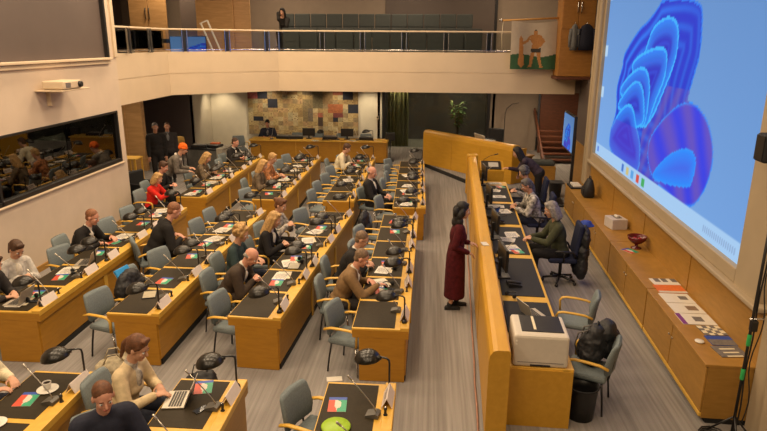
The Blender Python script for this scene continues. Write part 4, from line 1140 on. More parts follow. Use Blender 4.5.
# wooden slatted side table by the wall end and a black box before it
tb_ = empty('side_table', 'small slatted pale wood table at the end of left wall', 'table', (-8.6, 16.9, 0))
MB().box((0, 0, .93), (.66, .5, .04), .01).build('top', WOODE, tb_)
for k in range(6): MB().box((-.27+k*.108, -.22, .62), (.03, .03, .58), .004).build('slat', WOODE, tb_)
for sx, sy in ((1, 1), (1, -1), (-1, 1), (-1, -1)): MB().box((sx*.29, sy*.21, .455), (.045, .045, .91), .006).build('leg', WOODE, tb_)
MB().box((0, 0, .33), (.6, .44, .03), .006).build('shelf', WOODE, tb_)
o = empty('easy_chair', 'black boxy chair standing against end of the left wall', 'chair', (-7.35, 15.1, 0), R_(-20))
MB().box((0, 0, .42), (.55, .52, .14), .04).build('seat', BLKM, o); MB().box((-.26, 0, .68), (.1, .52, .5), .04).build('backrest', BLKM, o)
for sy in (-1, 1): MB().box((0, sy*.28, .5), (.52, .06, .3), .02).build('armrest', BLKM, o)
for sx, sy in ((1, 1), (1, -1), (-1, 1), (-1, -1)): MB().box((sx*.22, sy*.22, .18), (.05, .05, .36), .006).build('leg', BLK, o)

# podium at the back right
PD1, PD0 = V((-.13, 21.04, 0)), V((2.50, 17.98, 0))
def rail_profile(h, w=.24): return [(-.02, .15), (-.02, h-.16), (.0, h-.06), (.05, h), (.05+w-.06, h), (.05+w, h-.03), (.05+w, h-.30), (.12, h-.36), (.12, .15)]
def profile_run(name, P, L, mats, parent, smooth=False):
    MB().prism(P, 'y', 0, L).build(name, mats, parent)
dv = PD1-PD0; rzp = math.atan2(dv.y, dv.x)-math.pi/2
pd = empty('podium', 'angled wooden podium front with rounded top at the back right', 'podium', PD0, rzp)
# local x to the right of the run = behind; the front faces -X
profile_run('front', [(-p[0] if False else p[0], p[1]) for p in rail_profile(1.3)], dv.length, WOODB, pd)
for y in (1.3, 2.6): MB().box((-.022, y, .6), (.006, .012, 1.05)).build('seam', WOOD, pd)
MB().box((.30, .03, .665), (.62, .05, 1.03), .006).build('end_panel', WOODB, pd)
MB().box((.62, dv.length/2, .90), (.85, dv.length-.1, .04), .006).build('worktop', WOODC, pd)
MB().box((1.0, dv.length/2, .51), (.04, dv.length-.2, .72), .006).build('rear_panel', WOODC, pd)
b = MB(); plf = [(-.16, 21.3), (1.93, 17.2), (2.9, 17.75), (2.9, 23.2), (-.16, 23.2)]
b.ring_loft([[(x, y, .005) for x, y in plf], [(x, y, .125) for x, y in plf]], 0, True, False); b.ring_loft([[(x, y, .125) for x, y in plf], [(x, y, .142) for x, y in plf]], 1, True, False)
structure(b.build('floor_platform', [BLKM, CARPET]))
def podat(x, y, z): return PD0+Matrix.Rotation(rzp, 3, 'Z') @ V((x, y, z))
MON.put(podat(.45, 1.3, .92), rzp+R_(80), 'pale-lit monitor seen over top of the angled podium', None)
PAPERS.put(podat(.17, 1.1, 1.302), rzp, 'white sheets on the rounded podium top')
CHAIR.put(podat(1.5, 2.6, .142), rzp+R_(180), 'grey armchair behind the angled podium')
o = empty('lounge_screen', 'grey reclined display behind the angled podium top', 'display', podat(.55, 1.75, .92), rzp+R_(70))
MB().box((0, 0, .32), (.75, .05, .34), .02, 0, Matrix.Rotation(R_(-18), 4, 'X')).build('housing', SILVER, o); MB().box((0, .02, .12), (.2, .1, .24), .02).build('foot', BLK, o)
tag(MB().box((0, 0, .45), (.55, .5, .12), .04).box((0, .25, .78), (.55, .1, .6), .04).box((0, 0, .2), (.06, .06, .4), .004).box((0, 0, .02), (.5, .5, .04), .01).build('swivel_chair', BLKM, None, (2.55, 22.6, .142), R_(160)), 'black high-backed chair behind the podium against taupe wall', 'chair')
# floor lamp-like stand against taupe wall
fl = empty('floor_stand', 'thin black curved stand against taupe wall behind podium', 'stand', (3.0, 24.4, 0))
MB().lathe([(0, 0), (.15, 0), (.15, .02), (.02, .04), (0, .04)], 16).build('base', BLK, fl)
MB().tube([(0, 0, .03), (0, 0, 1.5), (.05, 0, 1.72), (.25, 0, 1.9), (.5, 0, 1.95)], .014, 8).build('pole', BLK, fl)
# plant in the dark opening
pt = empty('potted_plant', 'tall potted plant with leaves coloured as lit at top inside the dark back opening', 'plant', (1.25, 26.0, 0))
MB().lathe([(0, 0), (.2, 0), (.27, .42), (.29, .45), (.25, .45), (.24, .40), (0, .40)], 20).build('pot', DKGREY, pt)
b = MB(); pr = random.Random(3); lf = MB(); ly = MB()
for s in range(8):
    a = pr.uniform(0, 6.28); top = V((.38*math.cos(a)*pr.uniform(.3, 1), .38*math.sin(a)*pr.uniform(.3, 1), pr.uniform(1.1, 2.0)))
    b.tube([(0, 0, .4), top*.5+V((0, 0, .35)), top], [.02, .014, .008], 6)
    for q in range(13):
        c = V((0, 0, .4)).lerp(top, pr.uniform(.45, 1.05)); aa = pr.uniform(0, 6.28); L = pr.uniform(.16, .28); dn = pr.uniform(-.6, .3)
        d = V((math.cos(aa), math.sin(aa), dn)).normalized(); sd_ = d.cross(V((0, 0, 1))).normalized()
        tgt = ly if c.z > 1.62 and pr.random() < .6 else lf  # upper leaves get the lit colour
        r0 = [c, c+d*L*.35+sd_*L*.22, c+d*L*.7+sd_*L*.17-V((0, 0, .01)), c+d*L-V((0, 0, .05)), c+d*L*.7-sd_*L*.17-V((0, 0, .01)), c+d*L*.35-sd_*L*.22]
        tgt.ring_loft([r0, [p_+V((0, 0, .004)) for p_ in r0]])
b.build('stems', STEM, pt); lf.build('foliage', LEAF, pt); ly.build('lit_foliage', LEAF_LIT, pt)
# TV on its stand and bin at the right, beyond the screen
tvs = empty('television', 'television on a black floor stand showing blue picture beyond big screen', 'television', ST(16.75, 3.10, 0), YAW_ST)
MB().box((0, 0, 1.92), (.07, 1.55, 1.0), .02).build('housing', BLK, tvs)
def tvc(u, v): return screen_col(u, .06+v*.9)
col_grid('picture', lambda u, v: (-.037, .72-u*1.44, 1.47+v*.9), 40, 28, tvc, attr_mat('tv_light', .75), tvs)
MB().box((.03, -.62, .95), (.07, .10, 1.9), .012).build('pole', BLK, tvs)
MB().box((.0, -.2, .03), (.5, .8, .05), .015).build('base', BLK, tvs)
o = empty('waste_bin', 'black waste bin at far end of the low cabinets', 'bin', ST(17.3, 2.95))
MB().lathe([(0, 0), (.15, 0), (.19, .42), (.20, .43), (.185, .43), (.145, .015), (0, .015)], 20).build('bucket', BLK, o)
MB().box((0, 0, .43), (.42, .42, .02), .01).build('rim', BLKM, o)
# grey sofa-like low piece behind bending person
o = empty('low_table', 'grey topped wooden low unit behind bending person', 'table', ST(18.9, 2.75), YAW_ST)
MB().box((0, 0, .32), (.8, .5, .6), .02).build('body', WOODC, o); MB().box((0, 0, .68), (.75, .55, .14), .06).build('cushion', FABD, o)

# ------------------------------------------------------------------ presidium counter
ct = empty('presidium_counter', 'long birch counter with rounded top facing the council desks', 'counter', ST(5.87, .47), YAW_ST)
CL = 11.6
MB().prism([(0, .05), (0, .97), (.012, 1.04), (.045, 1.09), (.09, 1.105), (.205, 1.105), (.222, 1.095), (.225, 1.07), (.225, .05)], 'y', 0, CL).build('front', WOODB, ct)
MB().box((.09, CL/2, .025), (.15, CL-.05, .05)).build('plinth', DKWOOD, ct)
for y in (2.3, 4.6, 6.9, 9.2): MB().box((-.002, y, .5), (.006, .012, .86)).build('seam', WOOD, ct)
MB().box((.60, 5.1, .715), (.72, 9.5, .045), .006).build('worktop', WOODE, ct)
MB().box((.59, .36, .36), (.73, .05, .72), .005).build('end_panel', WOODB, ct)
MB().box((.88, .365, .36), (.10, .056, .72), .005).build('end_post', WOODE, ct)
for k in range(5):
    MB().box((.62, 1.35+k*1.8, .741), (.60, 1.6, .012), .003).build('writing_mat', BLKM, ct)
    if k: MB().box((.6, .45+k*1.8, .36), (.62, .03, .68), .004).build('partition', WOODC, ct)
MB().box((.125, CL-.10, .58), (.32, .24, 1.13), .03).build('far_post', WOODB, ct)
def CT(y, x, z=.748): return ST(5.85+y, .44+x, z)
# printer
pr_ = empty('printer', 'large beige printer on near end of the counter', 'printer', CT(.66, .62, .738), YAW_ST)
MB().box((0, 0, .19), (.60, .56, .38), .03).build('body', PRN, pr_)
MB().box((.02, .03, .383), (.46, .42, .012), .006).build('scanner_lid', BLK, pr_)
MB().box((-.06, .03, .392), (.03, .34, .006), .002).build('paper_guide', CREAMP, pr_)
MB().box((0, -.282, .06), (.5, .006, .006), .001).build('tray_gap', INK, pr_)
MB().box((.0, -.28, .025), (.22, .012, .02), .004).build('tray_handle', BLK, pr_)
for k in range(2): MB().box((-.27, -.282, .27+.04*k), (.02, .006, .02), .002).build('button', PAPER, pr_)
def bigmon():
    o = empty('monitor', '', 'monitor')
    MB().box((0, 0, .012), (.22, .24, .02), .008).build('foot', BLK, o)
    MB().box((-.04, 0, .16), (.04, .07, .30), .01).build('stem', BLK, o)
    MB().box((0, 0, .33), (.045, .56, .35), .012).build('housing', BLK, o)
    MB().box((.024, 0, .335), (.003, .53, .31)).build('display', mat('cool_display', (.01, .03, .06), .12), o)
    return Proto(o)
BM = bigmon()
for y, l in ((3.1, 'black monitor nearest printer on presidium counter'), (5.0, 'black monitor on counter opposite grey-haired woman'), (7.15, 'black monitor on counter before pale-shirted man'), (9.4, 'farthest black monitor on presidium counter')):
    BM.put(CT(y, .40), YAW_ST+R_(8), l, 'monitors on the presidium counter')
b = empty('tablet_stand', 'slanted lit blue tablet on counter before pale-shirted man', 'tablet', CT(6.35, .45), YAW_ST+R_(150))
MB().box((0, 0, .15), (.015, .26, .2), .005, 0, Matrix.Rotation(R_(-20), 4, 'Y')).build('housing', BLK, b); MB().box((.07, 0, .03), (.12, .18, .05), .01).build('foot', BLK, b)
MB().box((-.059, 0, .15), (.003, .24, .18), 0, 0, Matrix.Translation((.05, 0, 0)) @ Matrix.Rotation(R_(-20), 4, 'Y')).build('display', CHAIRB, b)
k = 0
for y, x, rz in ((5.25, .72, 5), (4.95, .62, 80), (4.45, .66, 8), (6.9, .72, 10), (7.3, .60, 90), (8.2, .70, 95), (8.8, .62, 80), (9.6, .70, 100)):
    PAPERS.put(CT(y, x), YAW_ST+R_(rz), 'white papers on presidium counter, %s stack from the near end' % ORD[k], 'papers on the presidium counter'); k += 1
for y, x, l in ((4.3, .74, 'coloured leaflet beside papers before grey-haired woman on the counter'), (9.2, .80, 'coloured leaflet at far part of the presidium counter')):
    LEAFLET.put(CT(y, x, .754), YAW_ST+R_(20), l)
for y, l in ((3.7, 'gooseneck microphone on counter between printer and grey-haired woman'), (5.7, 'gooseneck microphone on counter before grey-haired woman'), (7.6, 'gooseneck microphone on counter before pale-shirted man'), (9.9, 'gooseneck microphone at far part of presidium counter')):
    MIC.put(CT(y, .36), YAW_ST+R_(180-20), l, 'microphones on the presidium counter')
LAPTOP.put(CT(1.75, .72), YAW_ST+R_(180+25), 'open laptop beside the printer on presidium counter', 'laptops')
for y, l in ((2.3, 'black domed lamp on counter between printer and monitor'), (4.1, 'black domed lamp on counter near the grey-haired woman')):
    HEADSET.put(CT(y, .45), YAW_ST+R_(40), l.replace('domed lamp', 'headset'))
for y, l in ((2.75, 'black desk telephone beside nearest monitor on counter'), (6.0, 'black desk telephone on counter between two monitors')):
    o = empty('desk_telephone', l, 'telephone', CT(y, .55), YAW_ST+R_(190))
    MB().prism([(-.1, 0), (.1, 0), (.1, .06), (-.1, .025)], 'y', -.09, .09).build('base', BLK, o)
    MB().cap((-.07, .06, .06), (.09, .06, .085), .02, .02).build('handset', BLK, o)
for k, x in enumerate((.29, .33)):
    MB().tube([CT(1.2+q*.5, x+.02*math.sin(q*1.3+k), .756) for q in range(14)], .012, 6).build('cable', BLK)
    o = bpy.context.scene.collection.objects[-1]
    tag(o, ['black cable along inner side of counter front', 'black cable running parallel, farther from counter front'][k], 'cable')
PHONE.put(CT(6.55, .70), 1.1, 'black phone before pale-shirted man on the counter')
tag(MB().box((0, 0, .006), (.10, .17, .012), .003).build('note_card', PAPER, None, CT(3.55, .14, 1.105), .2), 'small white card lying on rounded counter top near woman in red', 'card')
tag(MB().tube([ST(5.95+q*.55, .408+.006*math.sin(q*2.3), .014) for q in range(20)], .012, 6).build('cable', mat('reddish_cable', (.34, .17, .11), .5, 0, .2, 10)), 'thin reddish cable lying along the foot of counter front', 'cable')
# lectern at the far end of the counter
le = empty('lectern', 'wooden lectern with black control panel at far end of counter', 'lectern', (1.74, 16.40, 0), YAW_ST)
MB().box((0, 0, .44), (.62, .55, .84), .01).build('body', WOODB, le)
MB().prism([(-.28, .855), (.28, .855), (.28, 1.09), (-.28, .935)], 'x', -.31, .31).build('top', WOODB, le)
M = Matrix.Translation((-.02, -.02, 1.02)) @ Matrix.Rotation(R_(16), 4, 'X')
pn = MB().box((0, 0, .01), (.52, .46, .03), .008, 0, M).build('control_panel', BLK, le)
MB().box((.06, 0, .028), (.26, .26, .004), 0, 0, M).build('display', mat('pale_display', (.45, .43, .38), .3), pn)
MB().tube([(-.24, .2, .95), (-.2, .16, 1.15), (-.05, .05, 1.27), (.06, -.02, 1.31)], .007, 7).build('gooseneck', BLK, le)
MB().cap((.06, -.02, 1.31), (.14, -.07, 1.345), .014, .016).build('capsule', BLK, le)

# presidium chairs
def office_chair():
    o = empty('office_chair', '', 'chair')
    MB().box((0, 0, .47), (.50, .50, .09), .04, 0, None, 3).build('seat', FABB, o)
    MB().box((-.25, 0, .84), (.08, .46, .58), .038, 0, Matrix.Translation((-.25, 0, .84)) @ Matrix.Rotation(R_(-8), 4, 'Y') @ Matrix.Translation((.25, 0, -.84)), 3).build('backrest', FABB, o)
    MB().tube([(0, 0, .43), (0, 0, .12)], .03, 10).build('column', BLK, o)
    b = MB()
    for k in range(5):
        a = 2*math.pi*k/5; b.tube([(0, 0, .12), (.30*math.cos(a), .30*math.sin(a), .075)], [.03, .018], 8)
    b.build('base', BLK, o)
    for k in range(5):
        a = 2*math.pi*k/5; MB().ell((.30*math.cos(a), .30*math.sin(a), .032), (.032, .032, .032), None, 0, 10, 8).build('castor', BLK, o)
    for s in (-1, 1): MB().tube([(-.2, s*.28, .55), (-.15, s*.29, .66), (.12, s*.29, .67), (.16, s*.28, .64)], .022, 8).tube([(0, s*.25, .45), (0, s*.29, .66)], .016, 8).build('armrest', BLK, o)
    MB().tube([(-.1, 0, .44), (-.29, 0, .46), (-.31, 0, .75)], .022, 8).build('back_bar', BLK, o)
    return Proto(o)
OC = office_chair()
YP = YAW_ST+math.pi
person('grey-haired woman in dark olive jacket turning pages behind counter', ST(10.78, 2.02), YP+R_(4), OLIVE, BLKC, 'grey', 'bob', scale=1.14, lean=10, hpitch=20, female=True, hands=((.60, .0, .80), (.60, -.12, .80)), glasses=False)
OC.put(ST(10.76, 2.04), YP, 'navy office chair under the grey-haired woman', 'navy office chairs behind the counter')
person('man in pale patterned shirt seated behind the counter', ST(12.95, 1.86), YP+R_(6), PATT, NAVYC, 'darkgrey', 'short', scale=1.1, lean=12, hpitch=26, skin=SK2, hands=((.52, .04, .80), (.50, -.14, .84)))
OC.put(ST(12.95, 1.9), YP, 'navy office chair under man in the pale patterned shirt', 'navy office chairs behind the counter')
person('person in grey patterned top seated beside bending woman', ST(14.55, 1.95), YP+R_(8), PATT2, NAVYC, 'darkgrey', 'curly', lean=12, hpitch=24, fine=False)
OC.put(ST(14.55, 1.98), YP, 'navy office chair nearest the bending woman', 'navy office chairs behind the counter')
person('woman in dark plum top with long dark hair bending to lectern', ST(15.75, 2.25), YP+R_(-6), PLUM, BLKC, 'black', 'long', pose='stand', lean=42, hpitch=26, female=True, hands=((.50, -.28, .80), (.80, -.02, 1.0)), scale=1.06, feet=((-.1, .09, 0), (-.15, -.12, 0)))
blob('coat', 'black coat hung over chair back of the grey-haired woman', 'coat', NYL, ST(10.72, 2.40), [((.0, 0, .86), (.10, .27, .24)), ((.02, .0, .6), (.12, .28, .28)), ((.04, -.1, .36), (.12, .2, .26)), ((.03, .12, .36), (.11, .18, .25))], .018, YP)
tag(blob('cap', 'blue knitted cap on top of the black coat', 'cap', mat('cloth_blue_cap', (.03, .06, .30), .9, 0, .2, 20, .2), ST(10.85, 2.44, 1.04), [((0, 0, .04), (.11, .11, .07)), ((.02, 0, .02), (.13, .12, .035))], .012), None, 'cap')
CHAIR.put(ST(8.15, 1.80), YP+R_(-14), 'grey armchair behind the counter, beyond the black backpack')
c = CHAIR.put(ST(6.80, 1.74), YP+R_(-22), 'grey armchair with wooden arms behind printer holding black backpack')
bp = empty('backpack', 'black backpack propped on grey armchair behind the printer', 'backpack', ST(6.95, 1.80, .48), YP+R_(-30))
b = MB()
for c_, r_ in (((0, 0, .22), (.15, .20, .24)), ((.08, 0, .16), (.12, .17, .17)), ((-.02, 0, .36), (.11, .16, .13)), ((.0, .12, .12), (.13, .12, .13))): b.ell(c_, r_)
crumple(bake(b, 'main_body', NYL, bp, .014, 2), .06)
MB().tube([(-.02, -.05, .46), (-.02, 0, .52), (-.02, .05, .46)], .012, 8).build('grab_handle', NYL, bp)
for sy in (-.1, .1): MB().tube([(.06, sy, .42), (.17, sy, .36), (.20, sy*1.1, .2), (.14, sy*1.2, .06)], .018, 8, 0, False, None, .5).build('strap', mat('strap_grey', (.10, .09, .08), .7), bp)
blob('jacket', 'black jacket bunched behind the backpack on armchair', 'jacket', NYL, ST(7.1, 1.98, .52), [((0, 0, .16), (.16, .26, .2)), ((.0, .1, .34), (.12, .18, .14))], .016, YP+R_(-22))
o = empty('waste_bin', 'black waste bin on the floor beside near end of counter', 'bin', (1.86, 6.42, 0))
MB().lathe([(0, 0), (.15, 0), (.17, .30), (.18, .40), (.185, .405), (.17, .405), (.155, .3), (.14, .015), (0, .015)], 24).build('bucket', BLK, o)
MB().lathe([(.182, .395), (.19, .41), (.182, .42), (.172, .41)], 24, 0, None, True, False).build('rim', BLKM, o)

# things on the cabinets
def STZ(s, t, z=.7535): return ST(s, t, z)
def magazine(s, t, rz, w, l, mats, fn, label):
    b = MB(); b.grid(lambda u, v: ((u-.5)*w, (v-.5)*l, .0085), 14, 18, fn, False); b.box((0, 0, .004), (w, l, .008), 0, 0)
    return tag(b.build('magazine', mats, None, STZ(s, t), YAW_ST+R_(rz), False), label, 'magazine', 'magazines on the near cabinet')
magazine(9.00, 3.25, 4, .38, .25, [PAPER, INK], lambda u, v: 1 if v > .45 and (int(u*9) % 3) else 0, 'black and white printed leaflet, farthest in the magazine row')
magazine(8.72, 3.24, 3,   .40, .30, [ORNG, RED, WHT], lambda u, v: 0 if v > .2 else 2, 'orange-red magazine in row on the near cabinet')
magazine(8.38, 3.22, 2, .40, .325, [PAPER, INK, CREAMP], lambda u, v: 1 if .35 < v < .7 and .55 < u < .85 else 0, 'white magazine with small dark photo next to orange one')
magazine(8.04, 3.23, 3, .40, .325, [PAPER, mat('print_brown', (.22, .15, .10), .5), CREAMP], lambda u, v: 1 if .3 < v < .75 and .5 < u < .85 else 0, 'white magazine with brown photo in middle of row')
magazine(7.70, 3.23, 1, .42, .325, [PAPER, INK, PURP], lambda u, v: 2 if u < .16 else (1 if .3 < v < .7 and .45 < u < .75 else 0), 'white magazine with purple edge')
magazine(7.38, 3.31, 6, .28, .26, [INK, CREAMP, ORNG], lambda u, v: 1 if (int(u*5)+int(v*4)) % 2 else 0, 'small dark and cream leaflet before the nearest magazines')
magazine(7.11, 3.31, 3, .30, .24, [BLUE, INK, PAPER], lambda u, v: 0 if v > .6 else 1, 'dark blue magazine under the nearest one')
magazine(6.84, 3.30, 8, .32, .26, [INK, CREAMP, DKBR], lambda u, v: 1 if .2 < u < .8 and (int(v*9) % 3 == 0) else 0, 'dark magazine nearest the cabinet end')
o = empty('tealight', 'small white lidded dish on near end of cabinet', 'dish', STZ(7.05, 3.04))
MB().lathe([(0, 0), (.045, 0), (.055, .015), (.05, .022), (0, .026)], 18).build('dish', CHINA, o)
bx = empty('tissue_box', 'pale cardboard box with notched top on the cabinets', 'box', STZ(11.85, 3.22), YAW_ST+R_(12))
MB().box((0, 0, .10), (.30, .36, .20), .008).build('carton', mat('carton_grey', (.52, .46, .42), .7, 0, .06, 12), bx)
MB().box((.02, .03, .205), (.12, .2, .012), .003).build('opening', INK, bx); MB().box((.0, .0, .225), (.05, .12, .05), .015).build('tissue', PAPER, bx)
bw = empty('bowl', 'dark red footed bowl on the low cabinets', 'bowl', STZ(10.6, 3.27))
MB().lathe([(0, 0), (.09, 0), (.09, .012), (.03, .03), (.026, .07), (.09, .10), (.15, .16), (.165, .22), (.155, .22), (.14, .165), (.08, .115), (0, .1)], 28).build('body', RUBY, bw)
b = MB()
for k in range(3): b.ell((.05*math.cos(k*2.1), .05*math.sin(k*2.1), .15), (.045, .045, .04))
b.build('contents', mat('red_sweets', (.35, .02, .03), .3, 0, .2, 20), bw)
o = tag(LEAFLET.put(STZ(10.42, 3.12, .7535), .5, 'crumpled red and blue leaflet beside the dark red bowl'), None, 'leaflet')
bg = empty('bag', 'black bag standing on far end of the low cabinets', 'bag', STZ(14.35, 3.2), YAW_ST)
def rr(w, d, z, n=20, ox=0.):
    return [(ox+math.copysign(abs(math.cos(a))**.45, math.cos(a))*d, math.copysign(abs(math.sin(a))**.45, math.sin(a))*w, z) for a in [2*math.pi*q/n for q in range(n)]]
MB().ring_loft([rr(.17, .11, 0), rr(.20, .13, .03), rr(.19, .125, .18), rr(.17, .09, .30, 20, .01), rr(.13, .05, .40, 20, .02), rr(.10, .03, .42, 20, .02)]).build('body', NYL, bg)
MB().box((-.128, 0, .13), (.03, .24, .16), .012).build('pocket', NYL, bg)
MB().tube([(.02, -.09, .40), (.02, -.06, .48), (.02, .06, .48), (.02, .09, .40)], .012, 8).build('handle', BLK, bg)
tr = empty('tray', 'small tray of pale items at far end of low cabinets', 'tray', STZ(15.3, 3.1))
MB().box((0, 0, .02), (.34, .5, .04), .01).build('tray_body', BLKM, tr)
for k in range(3): MB().box((.0, -.15+k*.15, .06), (.2, .1, .05), .01).build('item', PAPER, tr)
# loudspeaker on the screen frame, near side
ls = empty('loudspeaker', 'black loudspeaker mounted on right edge of screen frame', 'loudspeaker', ST(6.74, 3.29, 2.99), YAW_ST)
MB().box((0, 0, .17), (.20, .22, .30), .03).build('cabinet', BLKM, ls)
MB().box((-.102, 0, .17), (.006, .18, .26), .004).build('grille', BLK, ls)
MB().box((.14, 0, .17), (.1, .06, .08), .008).build('bracket', BLK, ls)
# cable pole by the near end
po = empty('cable_pole', 'tall thin black pole with cables at right edge beside cabinet', 'pole', ST(6.22, 3.17), YAW_ST)
MB().tube([(0, 0, .03), (0, 0, 3.3)], .016, 8).build('pole', BLK, po)
for s in range(3):
    a = 2*math.pi*s/3+.4; MB().tube([(0, 0, .30), (.25*math.cos(a), .25*math.sin(a), .015)], .011, 7).build('leg', BLK, po)
MB().tube([(.03+.012*math.sin(q*1.1), .012*math.cos(q*.9), .1+q*.16) for q in range(20)], .008, 6).build('cable', BLKM, po)
MB().tube([(.07+.03*math.sin(q*.8), -.02, .25+q*.12) for q in range(16)], .006, 6).build('cable', BLKM, po)
for z in (.75, 1.15): MB().lathe([(.019, z), (.022, z+.01), (.022, z+.12), (.019, z+.13)], 10, 0, None, True, False).build('tape', mat('green_tape', (.03, .40, .10), .5), po)
MB().box((.02, 0, 1.38), (.07, .06, .12), .01).build('clamp', BLK, po); MB().tube([(-.03, 0, 1.45), (.1, -.02, 1.47)], .012, 8).build('clamp_bar', CHR, po)
MB().tube([(.1*math.cos(q*.7)*(1+.02*q), .13*math.sin(q*.7)-.05, .012+.0025*q) for q in range(26)], .009, 6).build('cable', BLK, None, ST(6.28, 2.98))
o = COL.objects[-1]; tag(o, 'coil of black cable on floor by the cabinet end', 'cable')

# projector on the left wall
pj = empty('projector', 'white projector on a bracket below the upper window panel', 'projector', (-6.88, 11.3, 3.30), 0)
MB().box((0, 0, .09), (.42, .62, .15), .025).build('housing', FASC, pj)
MB().lathe([(0, 0), (.055, 0), (.06, .03), (.05, .06), (.04, .062), (0, .05)], 20, 0, Matrix.Translation((.05, .30, .09)) @ Matrix.Rotation(R_(-90), 4, 'X') @ Matrix.Rotation(R_(35), 4, 'X') if False else Matrix.Translation((.20, .22, .09)) @ Matrix.Rotation(R_(90), 4, 'Y')).build('lens', BLK, pj)
MB().box((.212, -.16, .09), (.006, .16, .09), .002).build('vent', INK, pj)
MB().box((-.08, .1, -.01), (.56, .95, .03), .008).build('shelf', FASC, pj)
MB().box((-.3, .0, -.16), (.14, .10, .3), .01).build('bracket', FASC, pj)

# flag on its pole
fg = empty('flag', 'white and green flag with club-bearing man hanging from balcony corner', 'flag', (2.30, 18.72, 3.45))
FW, FH = 1.30, 1.36
man = [
 [(.50, .83), (.54, .86), (.585, .83), (.585, .78), (.54, .75), (.50, .78)],                     # head
 [(.44, .74), (.55, .77), (.66, .73), (.70, .62), (.67, .50), (.60, .44), (.46, .44), (.48, .56), (.42, .64)],  # trunk
 [(.44, .74), (.40, .60), (.28, .53), (.24, .57), (.35, .64), (.40, .72)],                        # arm to club
 [(.66, .73), (.76, .60), (.67, .50), (.63, .52), (.70, .60), (.62, .68)],                        # arm on hip
 [(.47, .38), (.55, .38), (.51, .22), (.48, .05), (.38, .04), (.44, .12), (.43, .25)],
 [(.57, .38), (.66, .38), (.67, .22), (.70, .07), (.76, .05), (.66, .03), (.61, .20)]]
trunks = [(.45, .45), (.67, .46), (.66, .37), (.56, .36), (.46, .37)]
club = [(.17, .10), (.19, .66), (.22, .72), (.26, .66), (.31, .10), (.24, .04)]
def flagmi(u, v):
    if in_poly(u, v, trunks): return 4
    if any(in_poly(u, v, p_) for p_ in man): return 4 if (v > .83 and .5 < u < .6) else 2
    if in_poly(u, v, club): return 3
    if .22 < u < .30 and v > .0 and in_poly(u, v, club): return 3
    return 1 if v < .30+.03*math.sin(u*7) else 0
bflag = MB()
bflag.grid(lambda u, v: ((u-.02*v)*FW+.05, -.05-.05*math.sin(u*9+.8*v)*(1.1-v*.6), v*FH*(1-.05*math.sin(u*3.1))-.0), 60, 60, flagmi)
fo = bflag.build('flag_cloth', [mat('flag_white', (.40, .33, .25), .8, 0, .05, 8), mat('flag_green', (.02, .07, .025), .8, 0, .1, 8), mat('flag_skin', (.34, .15, .04), .8, 0, .15, 20), mat('flag_club', (.38, .16, .04), .8, 0, .1, 20), mat('flag_black', (.03, .025, .02), .8, 0, .1, 20)], fg, None, None, False)
MB().tube([(-.25, .0, FH+.0), (.5, -.05, FH+.03), (1.55, -.05, FH+.08)], .028, 10).build('pole', mat('flag_pole_wood', (.50, .25, .06), .4, 0, .1, 8), fg)
MB().ell((-.27, 0, FH), (.05, .05, .05)).build('finial', CHR, fg)
MB().tube([(-.2, .02, FH), (-.22, .1, FH-.4), (-.18, .2, FH-.8)], .01, 6).build('cord', CREAMP, fg)
# coats on the cupboard
for x, m_, l, w_ in ((4.0, GREYC, 'grey coat hanging on orange cupboard', .10), (4.33, NAVYC, 'dark navy coat hanging on the cupboard beside screen', .20)):
    def ov(w, d, z, k=0.):
        return [(w*math.cos(a)*(1+.07*math.sin(5*a+k)), d*math.sin(a)*(1+.10*math.sin(4*a+k)), z) for a in [2*math.pi*q/24 for q in range(24)]]
    o = empty('coat', l, 'coat', (x, 18.12, 4.0))
    MB().ring_loft([ov(w_*1.05, .08, 0, 1), ov(w_, .08, .2, 2), ov(w_*.92, .075, .42, 3), ov(w_*.95, .07, .56, 4), ov(w_*.6, .05, .66, 4), ov(w_*.3, .035, .70, 4)]).build('body', m_, o)
    for sx in (-1, 1): MB().tube([(sx*w_*.85, 0, .57), (sx*w_*1.12, -.01, .40), (sx*w_*1.15, -.02, .08)], [.05, .048, .036], 10).build('sleeve', m_, o)
    MB().tube([(0, 0, .69), (0, .03, .76), (0, .08, .74)], .008, 6).build('hook', CHR, o)
# stray white card on the carpet and strip along the counter foot
tag(MB().box((0, 0, .004), (.20, .11, .008), .002).build('floor_card', PAPER, None, (-1.12, 6.98, 0), .2), 'white card lying on carpet beneath nearest aisle-side armchair', 'card')

# ------------------------------------------------------------------ bake soft shapes
dg = bpy.context.evaluated_depsgraph_get(); dg.update()
for o in BAKE:
    me = bpy.data.meshes.new_from_object(o.evaluated_get(dg))
    me.name = o.data.name; old = o.data
    o['_n'] = 1
    o.modifiers.clear(); o.data = me
    for p in me.polygons: p.use_smooth = True
    del o['_n']
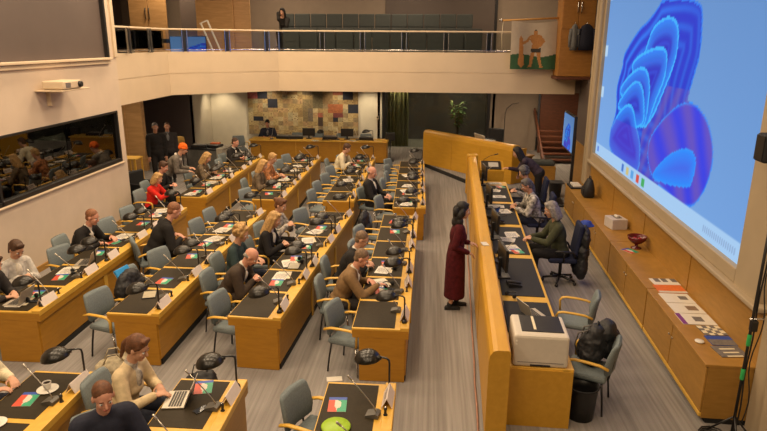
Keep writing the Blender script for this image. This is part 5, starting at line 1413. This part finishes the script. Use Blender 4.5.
# ------------------------------------------------------------------ lights: ceiling panels, spots under the balcony, added fill
def area(name, loc, sx, sy, e, col=(1, .78, .55), rot=(0, 0, 0)):
    l = bpy.data.lights.new(name, 'AREA'); l.shape = 'RECTANGLE'; l.size = sx; l.size_y = sy; l.energy = e; l.color = col
    o = bpy.data.objects.new(name, l); o.location = loc; o.rotation_euler = rot; COL.objects.link(o); o['kind'] = 'structure'; return o
WARM = (1, .76, .50)
for x, e in ((-6.3, 112), (-4.0, 120), (-1.4, 100), (1.3, 48)):
    for y in (5.5, 9.5, 13.5, 17.0):
        area('ceiling_and_fill_light', (x, y, 7.0), .8, 1.6, e, WARM)
for x, e in ((-4.5, 95), (-1.5, 95), (1.5, 70)):
    for y in (1.2, -1.6): area('ceiling_and_fill_light', (x, y, 6.6), .8, 1.6, e, WARM)  # unseen frontal fill, added above and behind the camera
for x in (-9.5, -5.5, -1, 3): area('gallery_light', (x, 22.4, 7.0), 1., .6, 95, WARM)
for x in (-8.4, -6.5, -5.1, -3.7, -2.4): 
    l = bpy.data.lights.new('wall_washer', 'SPOT'); l.energy = 130; l.color = (1, .78, .50); l.spot_size = R_(95); l.spot_blend = .8; l.shadow_soft_size = .08
    o = bpy.data.objects.new('wall_washer', l); o.location = (x, 24.1, 2.68); o.rotation_euler = (R_(18), 0, 0); COL.objects.link(o)
for x, y in ((-7.5, 20.5), (-4.5, 21.0), (-1.5, 21.2), (1.8, 21.6)): area('downlight_and_fill', (x, y, 2.70), .3, .3, 22, WARM)
area('lobby_light', (1.5, 25.7, 2.75), .15, .15, 45, (1, .85, .5))
area('lobby_light', (-1.2, 25.25, 2.75), .15, .1, 26, (1, .85, .5))
area('downlight_and_fill', (3.3, 22.5, 2.70), .3, .3, 60, WARM)  # added to brighten the taupe wall behind the podium
area('downlight_and_fill', (-9.3, 17.6, 2.70), .3, .3, 45, WARM)  # added to brighten the oak panelling at far left
area('downlight_and_fill', (4.6, 22.2, 2.70), .3, .3, 30, WARM)
w = bpy.data.worlds.new('world'); S.world = w; w.use_nodes = True
w.node_tree.nodes['Background'].inputs[0].default_value = (.30, .24, .18, 1); w.node_tree.nodes['Background'].inputs[1].default_value = .12
# ------------------------------------------------------------------ camera
cam = bpy.data.cameras.new('camera'); cam.sensor_width = 36; cam.lens = 613/767*36; cam.clip_end = 100
co = bpy.data.objects.new('camera', cam); COL.objects.link(co)
co.matrix_world = Matrix.Translation((0, 0, 4.2)) @ Matrix(((0.99732895, -0.02559441, 0.06840973), (0.07279559, 0.27161364, -0.95964933), (0.00598065, 0.96206598, 0.2727513))).to_4x4()
S.camera = co
S.view_settings.view_transform = 'Standard'; S.view_settings.look = 'None'; S.view_settings.gamma = 1; S.view_settings.exposure = 0
S.view_settings.use_curve_mapping = False
